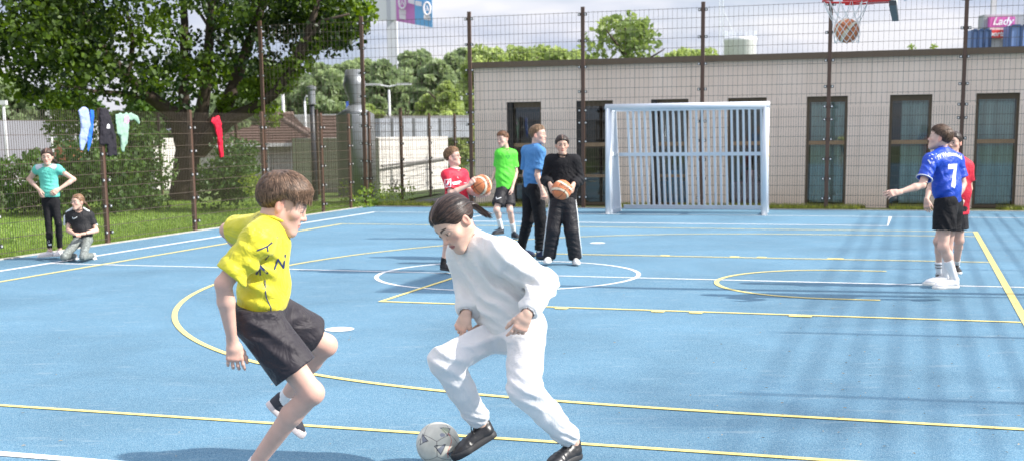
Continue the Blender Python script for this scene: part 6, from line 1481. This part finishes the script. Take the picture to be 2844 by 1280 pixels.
def red_behind():
    J=JJ(dict(n=(2650,430),ls=(2686,464,.02),rs=(2614,464,.02),le=(2692,525,.05),lw=(2672,562,-.10),re=(2584,520,.02),rw=(2573,556,-.10),lh=(2660,574),rh=(2638,574),lk=(2664,668,.0),la=(2656,735,.32),rk=(2606,670,-.06),ra=(2609,762,-.0)),13.0)
    p=Person('girl in a red T-shirt mostly hidden behind the boy with number 7',J,.93,(-.62,-.78,0),(0,0,1),at(2648,397,13.),True,(.58,.38,.30),(.030,.02,.016),.95,.009,.005)
    p.facing=np.array([-.1,-1,0]); p.body(); p.hand('r',(.02,-.2,-1),(-.7,-.7,0),[(20,24,16)]*4,8,h=.005); p.hand('l',(-.3,-.3,-.8),(.6,-.6,0),h=.005); p.eyes(); p.finish_body()
    f=p.shirt_field(.03,.08,sleeve=.66,slr=(.066,.082),chest=.130,waistr=.122); f.disp(lambda P:-.004*noise3(P,12.,79)); p.shirt_finish(f,.66); rm=clothm('red_training_shirt',(.50,.02,.045),.6,.15,120); o=p.cloth('t_shirt',f,rm); p.collar(rm,.064,.006,parent=o)
    f=p.shorts_field(.028,.03,.68,(.108,.118)); p.cloth('shorts',f,black_fab)
    cap=p.hair('tied',front=.064,temple=.012,thick=.011,n=700,length=.17,width=.003,hh=.006); p.ponytail(cap,L_=.14,sway=(0,-.3,-1),n=50)
    bt=clothm('dark_grey_trainer',(.035,.032,.032),.6); p.shoe('r',(-.6,-.8,0),(0,0,1),bt,white_sole,None,.26,h=.007,sock=sock_w,sockh=.14); p.shoe('l',(-.2,-.95,0),(0,0,1),bt,white_sole,None,.26,h=.007,sock=sock_w,sockh=.10)
    J=p.J; m=MB(); kn,an=J['rk'],J['ra']; u=unit(kn-an)
    for z in (.085,.115): c=an+u*z; X_=unit(np.cross(u,[0,1,0])); Y_=np.cross(u,X_); m.tube([c+(X_*math.cos(a)+Y_*math.sin(a))*.0415 for a in np.linspace(0,6.283,17)],.004,5,False)
    m.build('sock_stripe',ink,p.root,True)
red_behind()

# ------------------------------------------------------------------ clothes hung over the left fence
def hung(name,label,items,mt,t_off,disp=None,cat='jacket',h=.008,extra=None):
    """items: (u1,v1,r1,u2,v2,r2) flattened cones lying against the fence; thickness runs across the fence"""
    nrm=W(1,0)[:2]; nrm=np.array([nrm[0],nrm[1],0])
    def pt(u,v): 
        d=ray(u,v); k=(-11.86+t_off)/(d[0]*CA-d[1]*SA); return EYE+d*k
    P=[pt(i[0],i[1]) for i in items]+[pt(i[3],i[4]) for i in items]; f=Field(*bbox(P,.18),h)
    for u1,v1,r1,u2,v2,r2 in items:
        a,b=pt(u1,v1),pt(u2,v2); f.add(econe(a,b,r1,r2,nrm,.32,1.),.02)
    f.disp(disp or (lambda P:-.015*noise3(P*np.array([1,1,.28]),19.,len(items))-.006*noise3(P*np.array([1,1,.5]),38.,3)))
    c=np.mean(P,0); e=empty(name,c,label,cat); V,Fc=f.mesh(); o=mkobj('cloth',V,Fc,mt,e,True)
    if extra: extra(e,o,pt)
    return e
def ex_blue(e,o,pt):
    nrm=np.array([*W(1,0)[:2],0]); f=Field(*bbox([pt(247,312),pt(240,420)],.12),.008)
    for a,b,r1,r2 in ((pt(250,309),pt(250,350),.045,.03),(pt(250,350),pt(244,385),.03,.05),(pt(244,385),pt(239,421),.05,.02)): f.add(econe(a+nrm*.035,b+nrm*.035,r1,r2,nrm,.35,1.),.02)
    f.disp(lambda P:-.007*noise3(P,16.,3)); V,Fc=f.mesh(); mkobj('lining',V,Fc,clothm('bright_blue_lining',(.02,.13,.62),.5),e,True)
hung('hung_jacket','pale blue and white jacket with bright blue lining hung over the fence',[(232,307,.12,238,350,.125),(238,345,.125,233,385,.085),(232,380,.085,229,417,.035),(243,352,.06,246,362,.06)],clothm('pale_blue_softshell',(.30,.37,.62),.6,.2),.0,extra=ex_blue)
def ex_logo(e,o,pt):
    V,Fc=poly_mesh([(-.045,-.03),(.045,-.03),(.03,.02),(0,.04),(-.03,.02)],.02); decal_on(o,V,Fc,'logo_patch',bpy.data.materials['white_print'],e,pt(294,352),W(-0.05,-1)[:3]*[1,1,0]*-1,(0,0,1),.004)
hung('hung_hoodie','black zip hoodie with a small white logo hung over the fence post',[(288,303,.08,290,330,.10),(290,325,.11,296,370,.13),(290,365,.10,290,398,.09),(299,330,.09,312,380,.09),(312,375,.09,318,430,.065),(303,380,.08,307,432,.06),(284,345,.06,283,400,.05)],clothm('black_hoodie',(.022,.020,.026),.9,.4),.0,cat='hoodie',extra=ex_logo)
def ex_print(e,o,pt):
    V,Fc=poly_mesh([(-.07,-.05),(.0,-.07),(.06,-.03),(.07,.04),(.0,.07),(-.06,.04)],.02); decal_on(o,V,Fc,'flower_print',mat('pink_print',(.62,.30,.55),.7,var=.4,vscale=40),e,pt(350,333),W(-0.05,-1)[:3]*[1,1,0]*-1,(0,0,1),.004)
hung('hung_sweater','sage green sweater with a pink print hung over the fence by one sleeve',[(322,326,.05,365,324,.06),(330,330,.06,340,370,.085),(352,332,.08,346,372,.09),(345,370,.09,344,395,.07),(344,392,.065,341,420,.035),(365,324,.045,380,330,.045),(380,330,.045,386,342,.035),(324,332,.04,328,372,.02)],clothm('sage_fleece',(.26,.40,.31),.9,.3),.0,cat='sweater',extra=ex_print)
hung('hung_red_jacket','bright red jacket hanging narrow over the fence right of the maple trunk',[(600,331,.095,607,350,.10),(605,345,.10,612,400,.075),(612,395,.07,616,436,.045),(590,334,.05,602,348,.06)],clothm('red_softshell',(.55,.010,.035),.6,.3),.02,h=.009)
# a few dry leaves and crumbs on the court
rgl=np.random.default_rng(31); m=MB(); V=[];Fc=[]
for i in range(240):
    u=rgl.uniform(1900,2840) if i%3 else rgl.uniform(50,1900); v=rgl.uniform(660,1270); p=gnd(u,v); a=rgl.random()*6.28; s=rgl.uniform(.004,.015); d=np.array([math.cos(a),math.sin(a),0]); q=np.array([-d[1],d[0],0]); n=len(V)
    V+=[p+d*s+[0,0,.008],p+q*s*.4+[0,0,.012],p-d*s+[0,0,.0075],p-q*s*.4+[0,0,.010]]; Fc.append((n,n+1,n+2,n+3))
tag(mkobj('leaf_litter',V,Fc,mat('dry_leaf',(.30,.24,.16),.9,var=.5,vscale=2)),kind='stuff')
